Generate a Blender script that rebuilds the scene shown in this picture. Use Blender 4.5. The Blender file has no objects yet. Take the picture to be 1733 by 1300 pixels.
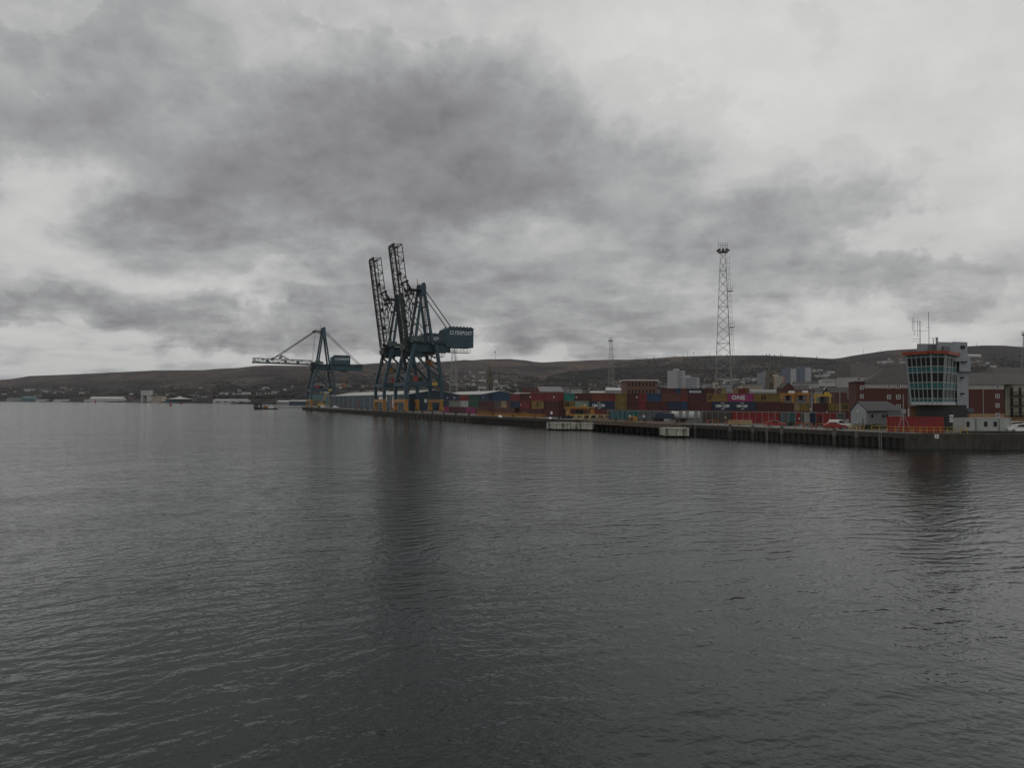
import bpy, math, random
from mathutils import Vector, Matrix
R = math.radians
random.seed(7)
SC = bpy.context.scene
COL = SC.collection

# ------------------------------------------------------------------ camera
F = 1203.0; W0, H0 = 1733.0, 1300.0; CH = 8.2
PITCH = 29.0 / F; ROLL = 0.0035
fw = Vector((0, math.cos(PITCH), math.sin(PITCH)))
r0 = Vector((1, 0, 0)); u0 = Vector((0, -math.sin(PITCH), math.cos(PITCH)))
rt = r0 * math.cos(ROLL) + u0 * math.sin(ROLL)
up = u0 * math.cos(ROLL) - r0 * math.sin(ROLL)
cd = bpy.data.cameras.new('camera'); cam = bpy.data.objects.new('camera', cd); COL.objects.link(cam)
cd.sensor_width = 36.0; cd.lens = 36.0 * F / W0; cd.clip_end = 60000; cd.clip_start = 0.2
m = Matrix((rt, up, -fw)).transposed().to_4x4(); m.translation = Vector((0, 0, CH)); cam.matrix_world = m
SC.camera = cam

# ------------------------------------------------------------------ view, world, sun
SC.view_settings.view_transform = 'Standard'; SC.view_settings.look = 'None'
SC.view_settings.exposure = 0.0; SC.view_settings.gamma = 1.0
SC.render.engine = 'CYCLES'; SC.cycles.use_denoising = True
SC.cycles.max_bounces = 6; SC.cycles.diffuse_bounces = 2; SC.cycles.glossy_bounces = 3
SC.cycles.volume_bounces = 0; SC.cycles.transparent_max_bounces = 6
SUN_EL, SUN_AZ = R(50), R(62)     # azimuth to the right of the view axis (+Y)

wd = bpy.data.worlds.new('World'); SC.world = wd; wd.use_nodes = True
class NT:
    def __init__(s, nt): s.nt = nt; s.n = nt.nodes; s.l = nt.links
    def add(s, t, **k):
        n = s.n.new(t)
        for a, b in k.items(): setattr(n, a, b)
        return n
    def put(s, sock, v):
        if hasattr(v, 'node') or isinstance(v, bpy.types.NodeSocket): s.l.new(v, sock)
        else: sock.default_value = v
    def m(s, op, a, b=0.0, c=None):
        n = s.add('ShaderNodeMath', operation=op); s.put(n.inputs[0], a); s.put(n.inputs[1], b)
        if c is not None: s.put(n.inputs[2], c)
        return n.outputs[0]
    def noise(s, vec, scale, detail=4, rough=0.5, dist=0.0, col=False):
        n = s.add('ShaderNodeTexNoise'); s.l.new(vec, n.inputs['Vector'])
        n.inputs['Scale'].default_value = scale; n.inputs['Detail'].default_value = detail
        n.inputs['Roughness'].default_value = rough; n.inputs['Distortion'].default_value = dist
        return n.outputs['Color' if col else 'Fac']
    def mapping(s, vec, loc=(0, 0, 0), rot=(0, 0, 0), sc=(1, 1, 1)):
        n = s.add('ShaderNodeMapping'); s.l.new(vec, n.inputs[0])
        n.inputs[1].default_value = loc; n.inputs[2].default_value = rot; n.inputs[3].default_value = sc
        return n.outputs[0]
    def ramp(s, fac, pts, interp='LINEAR'):
        n = s.add('ShaderNodeValToRGB'); s.l.new(fac, n.inputs[0]); e = n.color_ramp.elements
        n.color_ramp.interpolation = interp
        cc = lambda c: (c[0], c[1], c[2], 1) if hasattr(c, '__len__') else (c, c, c, 1)
        e[1].position = pts[-1][0]; e[1].color = cc(pts[-1][1]); e[0].position = pts[0][0]; e[0].color = cc(pts[0][1])
        for p, c in pts[1:-1]: q = e.new(p); q.color = cc(c)
        return n.outputs[0]
    def mix(s, fac, a, b, mode='MIX'):
        n = s.add('ShaderNodeMix', data_type='RGBA', blend_type=mode); s.put(n.inputs[0], fac)
        s.put(n.inputs[6], a); s.put(n.inputs[7], b); return n.outputs[2]
    def comb(s, x, y, z):
        n = s.add('ShaderNodeCombineXYZ'); s.put(n.inputs[0], x); s.put(n.inputs[1], y); s.put(n.inputs[2], z); return n.outputs[0]

def build_sky():
    wd.node_tree.nodes.clear(); T = NT(wd.node_tree)
    geo = T.add('ShaderNodeTexCoord'); d = geo.outputs['Generated']
    sep = T.add('ShaderNodeSeparateXYZ'); T.l.new(d, sep.inputs[0])
    X, Y, Z = sep.outputs
    az = T.m('ARCTAN2', X, Y); el = T.m('ARCSINE', Z)
    # ragged edges: shift the lookup direction with noise
    wn = T.add('ShaderNodeSeparateColor'); T.l.new(T.noise(d, 4.6, 8, 0.62, 0.2, col=True), wn.inputs[0])
    azw = T.m('ADD', az, T.m('MULTIPLY', T.m('SUBTRACT', wn.outputs[0], 0.5), 0.30))
    elw = T.m('ADD', el, T.m('MULTIPLY', T.m('SUBTRACT', wn.outputs[1], 0.5), 0.19))
    blobs = [  # x, y, half width, half height (photo pixels), brightness
        (800, 285, 250, 80, -.24), (560, 190, 210, 100, -.095), (900, 190, 130, 90, -.06),
        (300, 330, 120, 75, -.125), (60, 170, 190, 110, -.085), (1370, 345, 140, 48, -.115),
        (1080, 400, 170, 45, -.05), (430, 470, 260, 50, -.03), (470, 550, 200, 20, -.13), (150, 550, 190, 16, -.10), (900, 505, 190, 36, -.10),
        (830, 490, 170, 60, -.045), (1330, 480, 120, 40, -.10), (150, 410, 90, 30, -.06), (950, 575, 200, 20, -.09), (1560, 590, 120, 8, -.03),
        (1100, 330, 160, 60, -.05), (1600, 470, 130, 28, -.10), (1000, 600, 400, 12, -.03), (90, 575, 120, 8, -.04),
        (1500, 130, 400, 170, .16), (1150, 110, 130, 120, .13), (470, 55, 180, 50, .08),
        (40, 340, 85, 45, .26), (120, 285, 60, 30, .10), (200, 480, 200, 20, .13), (600, 490, 120, 16, .07),
        (350, 612, 260, 16, .05), (860, 388, 130, 16, .12), (1500, 545, 220, 30, .10), (1690, 330, 110, 140, .10),
        (1230, 590, 200, 10, .05), (260, 590, 240, 9, .06), (720, 600, 120, 12, .08), (1290, 520, 90, 22, .06), (1080, 505, 90, 22, .05), (1000, 30, 150, 50, .05)]
    tot = None; dark = None
    for (bx, by, sx, sy, a) in blobs:
        dx, dy = (bx - 866.5) / F, (679 - by) / F
        ca = math.atan(dx); ce = math.atan(dy / math.hypot(1, dx))
        k = 1 / (1 + dx * dx)
        wx, wy = sx * 1.25 / F * k, sy * 1.25 / F * math.sqrt(k)
        p = T.m('MULTIPLY', T.m('SUBTRACT', azw, ca), 1 / wx); q = T.m('MULTIPLY', T.m('SUBTRACT', elw, ce), 1 / wy)
        g = T.m('EXPONENT', T.m('MULTIPLY', T.m('MULTIPLY_ADD', q, q, T.m('MULTIPLY', p, p)), -0.8))
        if a < 0: dark = T.m('MULTIPLY', g, -a * 5.5) if dark is None else T.m('MULTIPLY_ADD', g, -a * 5.5, dark)
        else: tot = T.m('MULTIPLY', g, a * .72) if tot is None else T.m('MULTIPLY_ADD', g, a * .72, tot)
    fb = T.noise(T.mapping(d, (1.2, 0.3, 2.4), sc=(1, 1, 1.5)), 5.0, 9, 0.58)
    fb2 = T.noise(T.mapping(d, (5.2, 4.3, 1.4), sc=(1, 1, 1.4)), 15.0, 7, 0.6)
    ds = T.m('ADD', dark, T.m('MULTIPLY_ADD', T.m('SUBTRACT', fb, 0.5), 2.0, T.m('MULTIPLY', T.m('SUBTRACT', fb2, 0.5), 0.45)))
    mask = T.ramp(ds, [(0.20, 0.0), (0.30, 0.42), (0.46, 0.62), (0.95, 1.0)], 'EASE')
    shade = T.m('MULTIPLY_ADD', mask, 0.12, T.m('MULTIPLY', T.m('MINIMUM', dark, 1.4), 0.075))
    # layered cloud base seen in perspective
    zz = T.m('ADD', T.m('MAXIMUM', Z, 0.0), 0.16)
    pl = T.comb(T.m('DIVIDE', X, zz), T.m('DIVIDE', Y, zz), 0.0)
    n1 = T.noise(T.mapping(pl, (4.2, 1.3, 0), sc=(0.9, 0.9, 1)), 2.1, 8, 0.55)
    n3 = T.noise(T.mapping(d, (2.2, 5.1, 0.4), sc=(1, 1, 1.35)), 6.0, 9, 0.58)
    n4 = T.noise(T.mapping(d, (7.2, 1.1, 3.4), sc=(1, 1, 1.6)), 13.0, 8, 0.6)
    lay1 = T.ramp(n1, [(0.40, 0.0), (0.50, 0.45), (0.56, 0.85), (0.68, 1.0)], 'EASE')
    lay3 = T.ramp(n3, [(0.38, 0.0), (0.49, 0.5), (0.55, 0.8), (0.66, 1.0)], 'EASE')
    lowf = T.ramp(Z, [(0.02, 1.0), (0.34, 0.25)])
    v = T.m('SUBTRACT', T.m('ADD', tot, 0.745), shade)
    v = T.m('MULTIPLY_ADD', T.m('SUBTRACT', lay1, 0.5), T.m('MULTIPLY', lowf, 0.15), v)
    v = T.m('MULTIPLY_ADD', T.m('SUBTRACT', lay3, 0.5), 0.065, v)
    v = T.m('MULTIPLY_ADD', T.m('SUBTRACT', n4, 0.5), T.m('MULTIPLY_ADD', lowf, 0.22, 0.14), v)
    # brighter overhead and behind
    v = T.m('MULTIPLY_ADD', T.m('MAXIMUM', T.m('SUBTRACT', Z, 0.45), 0.0), 0.06, v)
    v = T.m('MINIMUM', T.m('MAXIMUM', v, 0.46), T.m('MULTIPLY_ADD', v, 0.42, 0.45))
    v = T.m('MINIMUM', v, 0.87)
    lin = T.m('POWER', v, 2.2)
    tint = T.ramp(v, [(0.40, (1.0, 0.985, 1.035)), (0.62, (0.985, 0.99, 1.0)), (0.80, (1.0, 1.0, 0.975))])
    col = T.mix(1.0, T.comb(lin, lin, lin), tint, 'MULTIPLY')
    bg = T.add('ShaderNodeBackground'); T.l.new(col, bg.inputs[0]); bg.inputs[1].default_value = 1.0
    sky = T.add('ShaderNodeTexSky', sky_type='NISHITA'); sky.sun_disc = False
    sky.sun_elevation = SUN_EL; sky.sun_rotation = SUN_AZ; sky.dust_density = 4.0
    bs = T.add('ShaderNodeBackground'); T.l.new(sky.outputs[0], bs.inputs[0]); bs.inputs[1].default_value = 0.06
    mx = T.add('ShaderNodeMixShader'); mx.inputs[0].default_value = 0.95
    T.l.new(bs.outputs[0], mx.inputs[1]); T.l.new(bg.outputs[0], mx.inputs[2])
    out = T.add('ShaderNodeOutputWorld'); T.l.new(mx.outputs[0], out.inputs[0])
build_sky()
sl = bpy.data.lights.new('sun', 'SUN'); sl.energy = 0.35; sl.angle = R(28); sl.color = (1, 0.97, 0.92)
so = bpy.data.objects.new('sun', sl); COL.objects.link(so)
sd = Vector((math.sin(SUN_AZ) * math.cos(SUN_EL), math.cos(SUN_AZ) * math.cos(SUN_EL), math.sin(SUN_EL)))
so.rotation_euler = (-sd).to_track_quat('-Z', 'Y').to_euler()
sl.specular_factor = 0.3

# ------------------------------------------------------------------ helpers
def at(px, py, Y):
    a, b = (px - W0 / 2) / F, (H0 / 2 - py) / F
    v = fw + rt * a + up * b
    return Vector((0, 0, CH)) + v * (Y / v.y)
def gx(px, Y, z=None, py=690):
    p = at(px, py, Y)
    if z is not None: p.z = z
    return p
def zat(px, py, Y): return at(px, py, Y).z

class MB:
    def __init__(s): s.v = []; s.f = []; s.mi = []
    def add(s, vs, fs, mi=0):
        o = len(s.v); s.v += [tuple(v) for v in vs]; s.f += [tuple(i + o for i in f) for f in fs]; s.mi += [mi] * len(fs); return s
    def box(s, x0, x1, y0, y1, z0, z1, mi=0):
        vs = [(x, y, z) for z in (z0, z1) for (x, y) in ((x0, y0), (x1, y0), (x1, y1), (x0, y1))]
        return s.add(vs, [(3, 2, 1, 0), (4, 5, 6, 7), (0, 1, 5, 4), (1, 2, 6, 5), (2, 3, 7, 6), (3, 0, 4, 7)], mi)
    def hexa(s, b, t, mi=0):   # four bottom, four top corners
        return s.add(list(b) + list(t), [(3, 2, 1, 0), (4, 5, 6, 7), (0, 1, 5, 4), (1, 2, 6, 5), (2, 3, 7, 6), (3, 0, 4, 7)], mi)
    def bar(s, p, q, w, h=None, mi=0, w2=None):
        p, q = Vector(p), Vector(q); d = (q - p).normalized(); h = h or w
        r = Vector((0, 0, 1)) if abs(d.z) < 0.95 else Vector((1, 0, 0))
        a = d.cross(r).normalized(); b = a.cross(d).normalized(); k = (w2 / w) if w2 else 1
        c = [(-1, -1), (1, -1), (1, 1), (-1, 1)]
        return s.hexa([p + a * i * w / 2 + b * j * h / 2 for i, j in c], [q + a * i * w / 2 * k + b * j * h / 2 * k for i, j in c], mi)
    def tube(s, p, q, r1, r2=None, n=10, mi=0):
        p, q = Vector(p), Vector(q); r2 = r1 if r2 is None else r2; d = (q - p).normalized()
        r = Vector((0, 0, 1)) if abs(d.z) < 0.95 else Vector((1, 0, 0))
        a = d.cross(r).normalized(); b = a.cross(d).normalized()
        vs = []
        for (c, rr) in ((p, r1), (q, r2)):
            for k in range(n):
                t = 2 * math.pi * k / n; vs.append(c + a * math.cos(t) * rr + b * math.sin(t) * rr)
        fs = [(k, (k + 1) % n, n + (k + 1) % n, n + k) for k in range(n)] + [tuple(range(n - 1, -1, -1)), tuple(range(n, 2 * n))]
        return s.add(vs, fs, mi)
    def prism(s, pts, y0, y1, mi=0):     # polygon in x-z extruded along y
        n = len(pts); vs = [(x, y0, z) for x, z in pts] + [(x, y1, z) for x, z in pts]
        return s.add(vs, [tuple(range(n)), tuple(range(2 * n - 1, n - 1, -1))] + [(k, n + k, n + (k + 1) % n, (k + 1) % n) for k in range(n)], mi)
    def slab(s, pts, z0, z1, mi=0):      # polygon in x-y extruded along z
        n = len(pts); vs = [(x, y, z0) for x, y in pts] + [(x, y, z1) for x, y in pts]
        return s.add(vs, [tuple(range(n - 1, -1, -1)), tuple(range(n, 2 * n))] + [(k, (k + 1) % n, n + (k + 1) % n, n + k) for k in range(n)], mi)
    def sphere(s, c, r, n=8, m=5, sz=1, mi=0):
        vs = [(c[0], c[1], c[2] - r * sz)]
        for i in range(1, m):
            t = math.pi * i / m
            for k in range(n):
                a = 2 * math.pi * k / n; vs.append((c[0] + r * math.sin(t) * math.cos(a), c[1] + r * math.sin(t) * math.sin(a), c[2] - r * sz * math.cos(t)))
        vs.append((c[0], c[1], c[2] + r * sz)); L = len(vs) - 1
        fs = [(0, 1 + (k + 1) % n, 1 + k) for k in range(n)]
        for i in range(m - 2):
            for k in range(n):
                a, b = 1 + i * n + k, 1 + i * n + (k + 1) % n; fs.append((a, b, b + n, a + n))
        fs += [(L, 1 + (m - 2) * n + k, 1 + (m - 2) * n + (k + 1) % n) for k in range(n)]
        return s.add(vs, fs, mi)
    def build(s, name, mats, parent=None, loc=None, rot=None):
        me = bpy.data.meshes.new(name); me.from_pydata(s.v, [], s.f)
        for mt in (mats if isinstance(mats, (list, tuple)) else [mats]): me.materials.append(mt)
        if any(s.mi): me.polygons.foreach_set('material_index', s.mi)
        me.update(); o = bpy.data.objects.new(name, me); COL.objects.link(o)
        if parent: o.parent = parent
        if loc is not None: o.location = loc
        if rot is not None: o.rotation_euler = (0, 0, rot)
        return o
def tag(o, label=None, cat=None, group=None, kind=None):
    if label: o['label'] = label
    if cat: o['category'] = cat
    if group: o['group'] = group
    if kind: o['kind'] = kind
    return o
def empty(name, loc, rz=0.0, label=None, cat=None, group=None):
    o = bpy.data.objects.new(name, None); COL.objects.link(o); o.location = loc; o.rotation_euler = (0, 0, rz)
    o.empty_display_size = 1; return tag(o, label, cat, group)
def kids(o): return [c for c in COL.objects if c.parent == o]
def copy_tree(o, parent=None):
    c = o.copy(); COL.objects.link(c)
    if parent: c.parent = parent
    for ch in kids(o): copy_tree(ch, c)
    return c
def text(name, s, size, mat, parent, mtx, shear=0.0, bold=0.0, depth=0.01, space=1.0, label=None, fit=None):
    cu = bpy.data.curves.new('t', 'FONT'); cu.body = s; cu.size = size; cu.shear = shear; cu.offset = bold; cu.extrude = depth
    cu.space_character = space; cu.align_x = 'CENTER'; cu.align_y = 'CENTER'; cu.resolution_u = 2
    to = bpy.data.objects.new('t', cu); COL.objects.link(to); bpy.context.view_layer.update()
    me = bpy.data.meshes.new_from_object(to.evaluated_get(bpy.context.evaluated_depsgraph_get()))
    bpy.data.objects.remove(to); bpy.data.curves.remove(cu)
    if fit:
        xs = [v.co.x for v in me.vertices]; k = fit / (max(xs) - min(xs)); c = (max(xs) + min(xs)) / 2
        for v in me.vertices: v.co.x = (v.co.x - c) * k
    me.name = name; me.materials.clear(); me.materials.append(mat)
    o = bpy.data.objects.new(name, me); COL.objects.link(o); o.parent = parent; o.matrix_local = mtx
    return o
def face_mtx(pos, xdir):   # writing plane: x along xdir, y up
    x = Vector(xdir).normalized(); y = Vector((0, 0, 1)); z = x.cross(y)
    m = Matrix((x, y, z)).transposed().to_4x4(); m.translation = Vector(pos); return m

# ------------------------------------------------------------------ materials
MATS = {}
def mat(name, c, rough=0.6, var=0.25, scale=0.6, metal=0.0, dirt=None, streak=0.0, bump=0.0, spec=0.5, ss=1.6):
    if name in MATS: return MATS[name]
    mt = bpy.data.materials.new(name); mt.use_nodes = True; T = NT(mt.node_tree); b = mt.node_tree.nodes['Principled BSDF']
    tc = T.add('ShaderNodeTexCoord').outputs['Object']
    n = T.noise(tc, scale, 6, 0.65, 0.3)
    a = tuple(x * (1 - var) for x in c); e = tuple(min(1, x * (1 + var)) for x in c)
    col = T.ramp(n, [(0.3, a), (0.7, e)])
    if dirt:
        n2 = T.noise(T.mapping(tc, (5, 2, 9), sc=(1, 1, 0.35)), scale * 2.6, 5, 0.7)
        col = T.mix(T.m('MULTIPLY', T.ramp(n2, [(0.50, 0.0), (0.68, 1.0)]), dirt[3] if len(dirt) > 3 else 0.6), col, tuple(dirt[:3]) + (1,))
    if streak:
        n3 = T.noise(T.mapping(tc, sc=(2.4, 2.4, 0.15)), ss, 4, 0.7)
        col = T.mix(T.m('MULTIPLY', T.ramp(n3, [(0.47, 0.0), (0.60, 1.0)]), streak), col, (0.03, 0.026, 0.02, 1))
    T.l.new(col, b.inputs['Base Color'])
    b.inputs['Roughness'].default_value = rough; b.inputs['Metallic'].default_value = metal
    b.inputs['Specular IOR Level'].default_value = spec
    if bump:
        bp = T.add('ShaderNodeBump'); bp.inputs['Distance'].default_value = bump; T.l.new(n, bp.inputs['Height']); T.l.new(bp.outputs[0], b.inputs['Normal'])
    MATS[name] = mt; return mt
DK = (0.035, 0.022, 0.016, 0.5)
M_blue = mat('crane_blue', (0.022, 0.064, 0.092), 0.55, 0.3, 0.25, dirt=(0.03, 0.032, 0.03, 0.6), streak=.3)
M_house = mat('crane_house_blue', (0.020, 0.068, 0.098), 0.55, 0.2, 0.2, dirt=(0.03, 0.045, 0.05, 0.5), streak=.2)
M_grime = mat('crane_dark_steel', (0.018, 0.021, 0.020), 0.6, 0.3, 0.5, dirt=(0.05, 0.04, 0.02, 0.4))
M_grn = mat('crane_cabin_grey', (0.065, 0.09, 0.088), 0.5, 0.2)
M_yel = mat('crane_yellow', (0.36, 0.17, 0.03), 0.5, 0.2, 0.6, dirt=(0.12, 0.06, 0.02, 0.6))
M_yel2 = mat('rail_yellow', (0.46, 0.30, 0.05), 0.5, 0.2, 1.0, dirt=(0.15, 0.08, 0.03, 0.5))
M_org = mat('orange_paint', (0.36, 0.09, 0.03), 0.5, 0.2, 0.8, dirt=(0.1, 0.04, 0.02, 0.5))
M_blk = mat('black_rubber', (0.018, 0.018, 0.018), 0.8, 0.3)
M_white = mat('white_paint', (0.70, 0.70, 0.69), 0.5, 0.06, 0.5)
M_cablk = mat('cable', (0.03, 0.032, 0.035), 0.6, 0.1)
M_galv = mat('galvanised', (0.26, 0.27, 0.26), 0.55, 0.25, 0.8, dirt=(0.10, 0.06, 0.035, 0.5))
M_conc = mat('quay_concrete', (0.062, 0.058, 0.048), 0.9, 0.35, 0.35, dirt=(0.03, 0.028, 0.02, 0.7), streak=0.6, bump=0.05)
M_conc2 = mat('weathered_white_concrete', (0.46, 0.45, 0.39), 0.9, 0.3, 0.5, dirt=(0.10, 0.06, 0.03, 0.95), streak=0.9, ss=.8)
M_pile = mat('sheet_pile', (0.022, 0.019, 0.018), 0.8, 0.35, 0.5, dirt=(0.05, 0.026, 0.012, 0.4), streak=0.4)
M_timb = mat('old_timber', (0.045, 0.034, 0.026), 0.9, 0.35, 0.8, streak=0.3)
M_asph = mat('apron_asphalt', (0.085, 0.082, 0.077), 0.85, 0.3, 0.06, dirt=(0.06, 0.055, 0.05, 0.5))
M_glass = mat('dark_glass', (0.016, 0.015, 0.016), 0.3, 0.3, 0.4, spec=0.25)
M_teal = mat('teal_panel', (0.016, 0.105, 0.122), 0.4, 0.2, 0.8)
M_grey = mat('tower_grey', (0.27, 0.29, 0.31), 0.7, 0.08, 0.5, streak=0.15)
M_blackwall = mat('black_cladding', (0.02, 0.018, 0.018), 0.7, 0.3, 0.7)
M_orangeroof = mat('orange_fascia', (0.28, 0.055, 0.022), 0.5, 0.15, 0.7)
M_brick = mat('red_brick', (0.088, 0.032, 0.026), 0.9, 0.15, 1.5)
M_brick2 = mat('brown_brick', (0.15, 0.085, 0.065), 0.9, 0.2, 0.8)
M_buff = mat('buff_brick', (0.30, 0.19, 0.11), 0.9, 0.15, 1.0)
M_render = mat('pale_render', (0.36, 0.34, 0.32), 0.9, 0.1, 0.3)
M_slate = mat('slate_roof', (0.044, 0.039, 0.036), 0.8, 0.2, 0.7)
M_cabin = mat('site_cabin_grey', (0.36, 0.38, 0.36), 0.7, 0.08, 0.5, streak=0.15)
M_shed = mat('shed_blue', (0.042, 0.070, 0.090), 0.6, 0.15, 0.15)
M_shedg = mat('shed_navy', (0.022, 0.045, 0.068), 0.6, 0.15, 0.15)
M_roofp = mat('pale_roof', (0.40, 0.40, 0.38), 0.6, 0.1, 0.1)
M_stone = mat('sandstone', (0.13, 0.11, 0.085), 0.9, 0.25, 0.3)
CC = {'maroon': (0.085, 0.020, 0.022), 'dark red': (0.068, 0.016, 0.014), 'red': (0.17, 0.020, 0.024), 'bright red': (0.27, 0.024, 0.026),
      'brown': (0.12, 0.045, 0.032), 'rust red': (0.155, 0.034, 0.022), 'navy': (0.014, 0.032, 0.065), 'blue': (0.018, 0.052, 0.12),
      'green': (0.014, 0.07, 0.045), 'turquoise': (0.03, 0.20, 0.165), 'yellow': (0.22, 0.145, 0.042), 'ochre': (0.175, 0.118, 0.027),
      'white': (0.40, 0.40, 0.38), 'grey': (0.19, 0.20, 0.175), 'pale green': (0.22, 0.29, 0.22), 'pink': (0.27, 0.026, 0.125),
      'teal': (0.05, 0.13, 0.14), 'slate grey': (0.11, 0.125, 0.13), 'rusty grey': (0.085, 0.07, 0.06), 'tan': (0.30, 0.22, 0.12)}
def cmat(c): return mat('container_' + c.replace(' ', '_'), CC[c], 0.55, 0.14, 0.5, dirt=DK, streak=0.22)

# ------------------------------------------------------------------ quay frames
TH1, TH2 = R(31), R(26)
d1 = Vector((-math.sin(TH1), math.cos(TH1), 0)); n1v = Vector((math.cos(TH1), math.sin(TH1), 0))
d2 = Vector((-math.sin(TH2), math.cos(TH2), 0)); n2v = Vector((math.cos(TH2), math.sin(TH2), 0))
CORN = Vector((71.6, 127, 0)); T1 = 168.0; BEND = CORN + d1 * T1; T2 = 374.0; QEND = BEND + d2 * T2
QZ = 2.6
def Q1(t, s, z=QZ): p = CORN + d1 * t + n1v * s; p.z = z; return p
def Q2(t, s, z=QZ): p = BEND + d2 * t + n2v * s; p.z = z; return p
RQ = gx(1733, 125.2, 0); RQ2 = CORN + (RQ - CORN) * 6; RQ2.z = 0

# ------------------------------------------------------------------ water
def build_water():
    mt = bpy.data.materials.new('sea_water'); mt.use_nodes = True; T = NT(mt.node_tree); b = mt.node_tree.nodes['Principled BSDF']
    tc = T.add('ShaderNodeTexCoord').outputs['Object']
    wn = T.noise(tc, 0.02, 3, 0.5)
    warp = T.add('ShaderNodeVectorMath', operation='MULTIPLY_ADD')
    T.l.new(T.noise(tc, 0.09, 2, 0.5, col=True), warp.inputs[0]); warp.inputs[1].default_value = (5, 5, 0); T.l.new(tc, warp.inputs[2])
    tcw = warp.outputs[0]
    def rip(vec, ang, sx, sc_, det, rough=.5): return T.noise(T.mapping(T.mapping(vec, (sc_ * 3, 7, 0), rot=(0, 0, R(-ang))), sc=(sx, 1, 1)), sc_, det, rough)
    h1 = rip(tcw, 20, .40, 1.05, 1, .4); h2 = rip(tcw, 42, .45, 2.4, 2); h3 = rip(tc, 4, .6, 5.0, 2); h4 = rip(tc, -35, .6, 3.2, 2)
    h0 = rip(tc, 10, .4, 0.2, 2)
    amp = T.m('MULTIPLY_ADD', T.ramp(wn, [(0.35, 0.0), (0.65, 1.0)]), 0.35, 0.8)
    h = T.m('MULTIPLY', h1, 0.105)
    h = T.m('MULTIPLY_ADD', h2, 0.052, h); h = T.m('MULTIPLY_ADD', h3, 0.018, h); h = T.m('MULTIPLY_ADD', h4, 0.027, h); h = T.m('MULTIPLY_ADD', h0, 0.08, h)
    h = T.m('MULTIPLY', h, amp)
    bp = T.add('ShaderNodeBump'); bp.inputs['Distance'].default_value = 1.0; bp.inputs['Strength'].default_value = 1.0
    T.l.new(h, bp.inputs['Height']); T.l.new(bp.outputs[0], b.inputs['Normal'])
    b.inputs['Base Color'].default_value = (0.0035, 0.0115, 0.0088, 1); b.inputs['Roughness'].default_value = 0.09
    b.inputs['IOR'].default_value = 1.333
    mb = MB(); mb.add([(-9000, -400, 0), (9000, -400, 0), (9000, 9000, 0), (-9000, 9000, 0)], [(0, 1, 2, 3)])
    tag(mb.build('water', mt), kind='structure')
build_water()

# ------------------------------------------------------------------ terrain
def lerp(pts, x):
    if x <= pts[0][0]: return pts[0][1]
    for (a, b), (c, d) in zip(pts, pts[1:]):
        if x <= c:
            t = (x - a) / (c - a); return b + (d - b) * t
    return pts[-1][1]
RIDGE = [(-400, 652), (0, 643), (20, 641.5), (50, 636.5), (100, 634.5), (160, 632), (200, 630), (260, 627.2), (345, 626.5), (365, 624.5), (400, 623), (430, 619.5), (450, 618.5),
 (520, 619), (613, 616.5), (650, 614), (740, 612.5), (770, 611), (785, 609.2), (800, 610), (820, 608.2), (862, 607.5), (890, 610), (905, 612.5), (920, 613.6), (945, 612), (970, 611),
 (1005, 609.5), (1040, 608.5), (1060, 609), (1100, 607), (1140, 604), (1200, 602), (1240, 601.5), (1300, 601.5), (1330, 603), (1370, 605), (1400, 607), (1412, 607), (1425, 605.5), (1440, 602.5), (1460, 599.5),
 (1480, 596.5), (1500, 593.5), (1520, 592), (1560, 590), (1600, 588), (1640, 586), (1665, 584.6), (1700, 585), (1733, 587.5), (1850, 592), (2200, 610)]
D0P = [(-400, 3000), (0, 2600), (260, 2050), (400, 1500), (500, 1250), (560, 900), (620, 720), (2200, 620)]
DRP = [(-400, 5200), (300, 4800), (800, 4500), (1100, 4000), (1420, 3900), (1500, 3400), (2200, 3000)]
def hash2(x, y):
    s = 0; a = 1
    for k in range(4):
        s += a * (math.sin(x * 1.7 + 3.1 * k + 1.3 * math.sin(y * 2.3 + k)) * math.cos(y * 1.9 - 2.7 * k + 1.1 * math.sin(x * 1.3))); a *= .5; x *= 2.1; y *= 2.1
    return s
def y_start(px):
    D = lerp(D0P, px); z = QZ if px > 505 else 0.5
    a = at(px, 680, D); dz = a.z - z
    return 680 + dz * F / D
def terr(px, w):
    D0, DR = lerp(D0P, px), lerp(DRP, px); D = D0 + (DR - D0) * w
    y0, yr = y_start(px), lerp(RIDGE, px)
    g = 0.62 * w ** 0.72 + 0.38 * w ** 1.6
    p = at(px, y0 + (yr - y0) * g, D)
    if w < 1: p.z += (hash2(px / 90, w * 9) * 8 + hash2(px / 31 + 5, w * 17) * 5) * math.sin(math.pi * min(1, w)) * (1 if w > .05 else 0)
    return p
def ground_at(px, y):
    y0, yr = y_start(px), lerp(RIDGE, px); g = max(0, min(1, (y - y0) / (yr - y0))); lo, hi = 0.0, 1.0
    for _ in range(24):
        w = (lo + hi) / 2
        if 0.62 * w ** 0.72 + 0.38 * w ** 1.6 < g: lo = w
        else: hi = w
    return terr(px, w)
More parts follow.
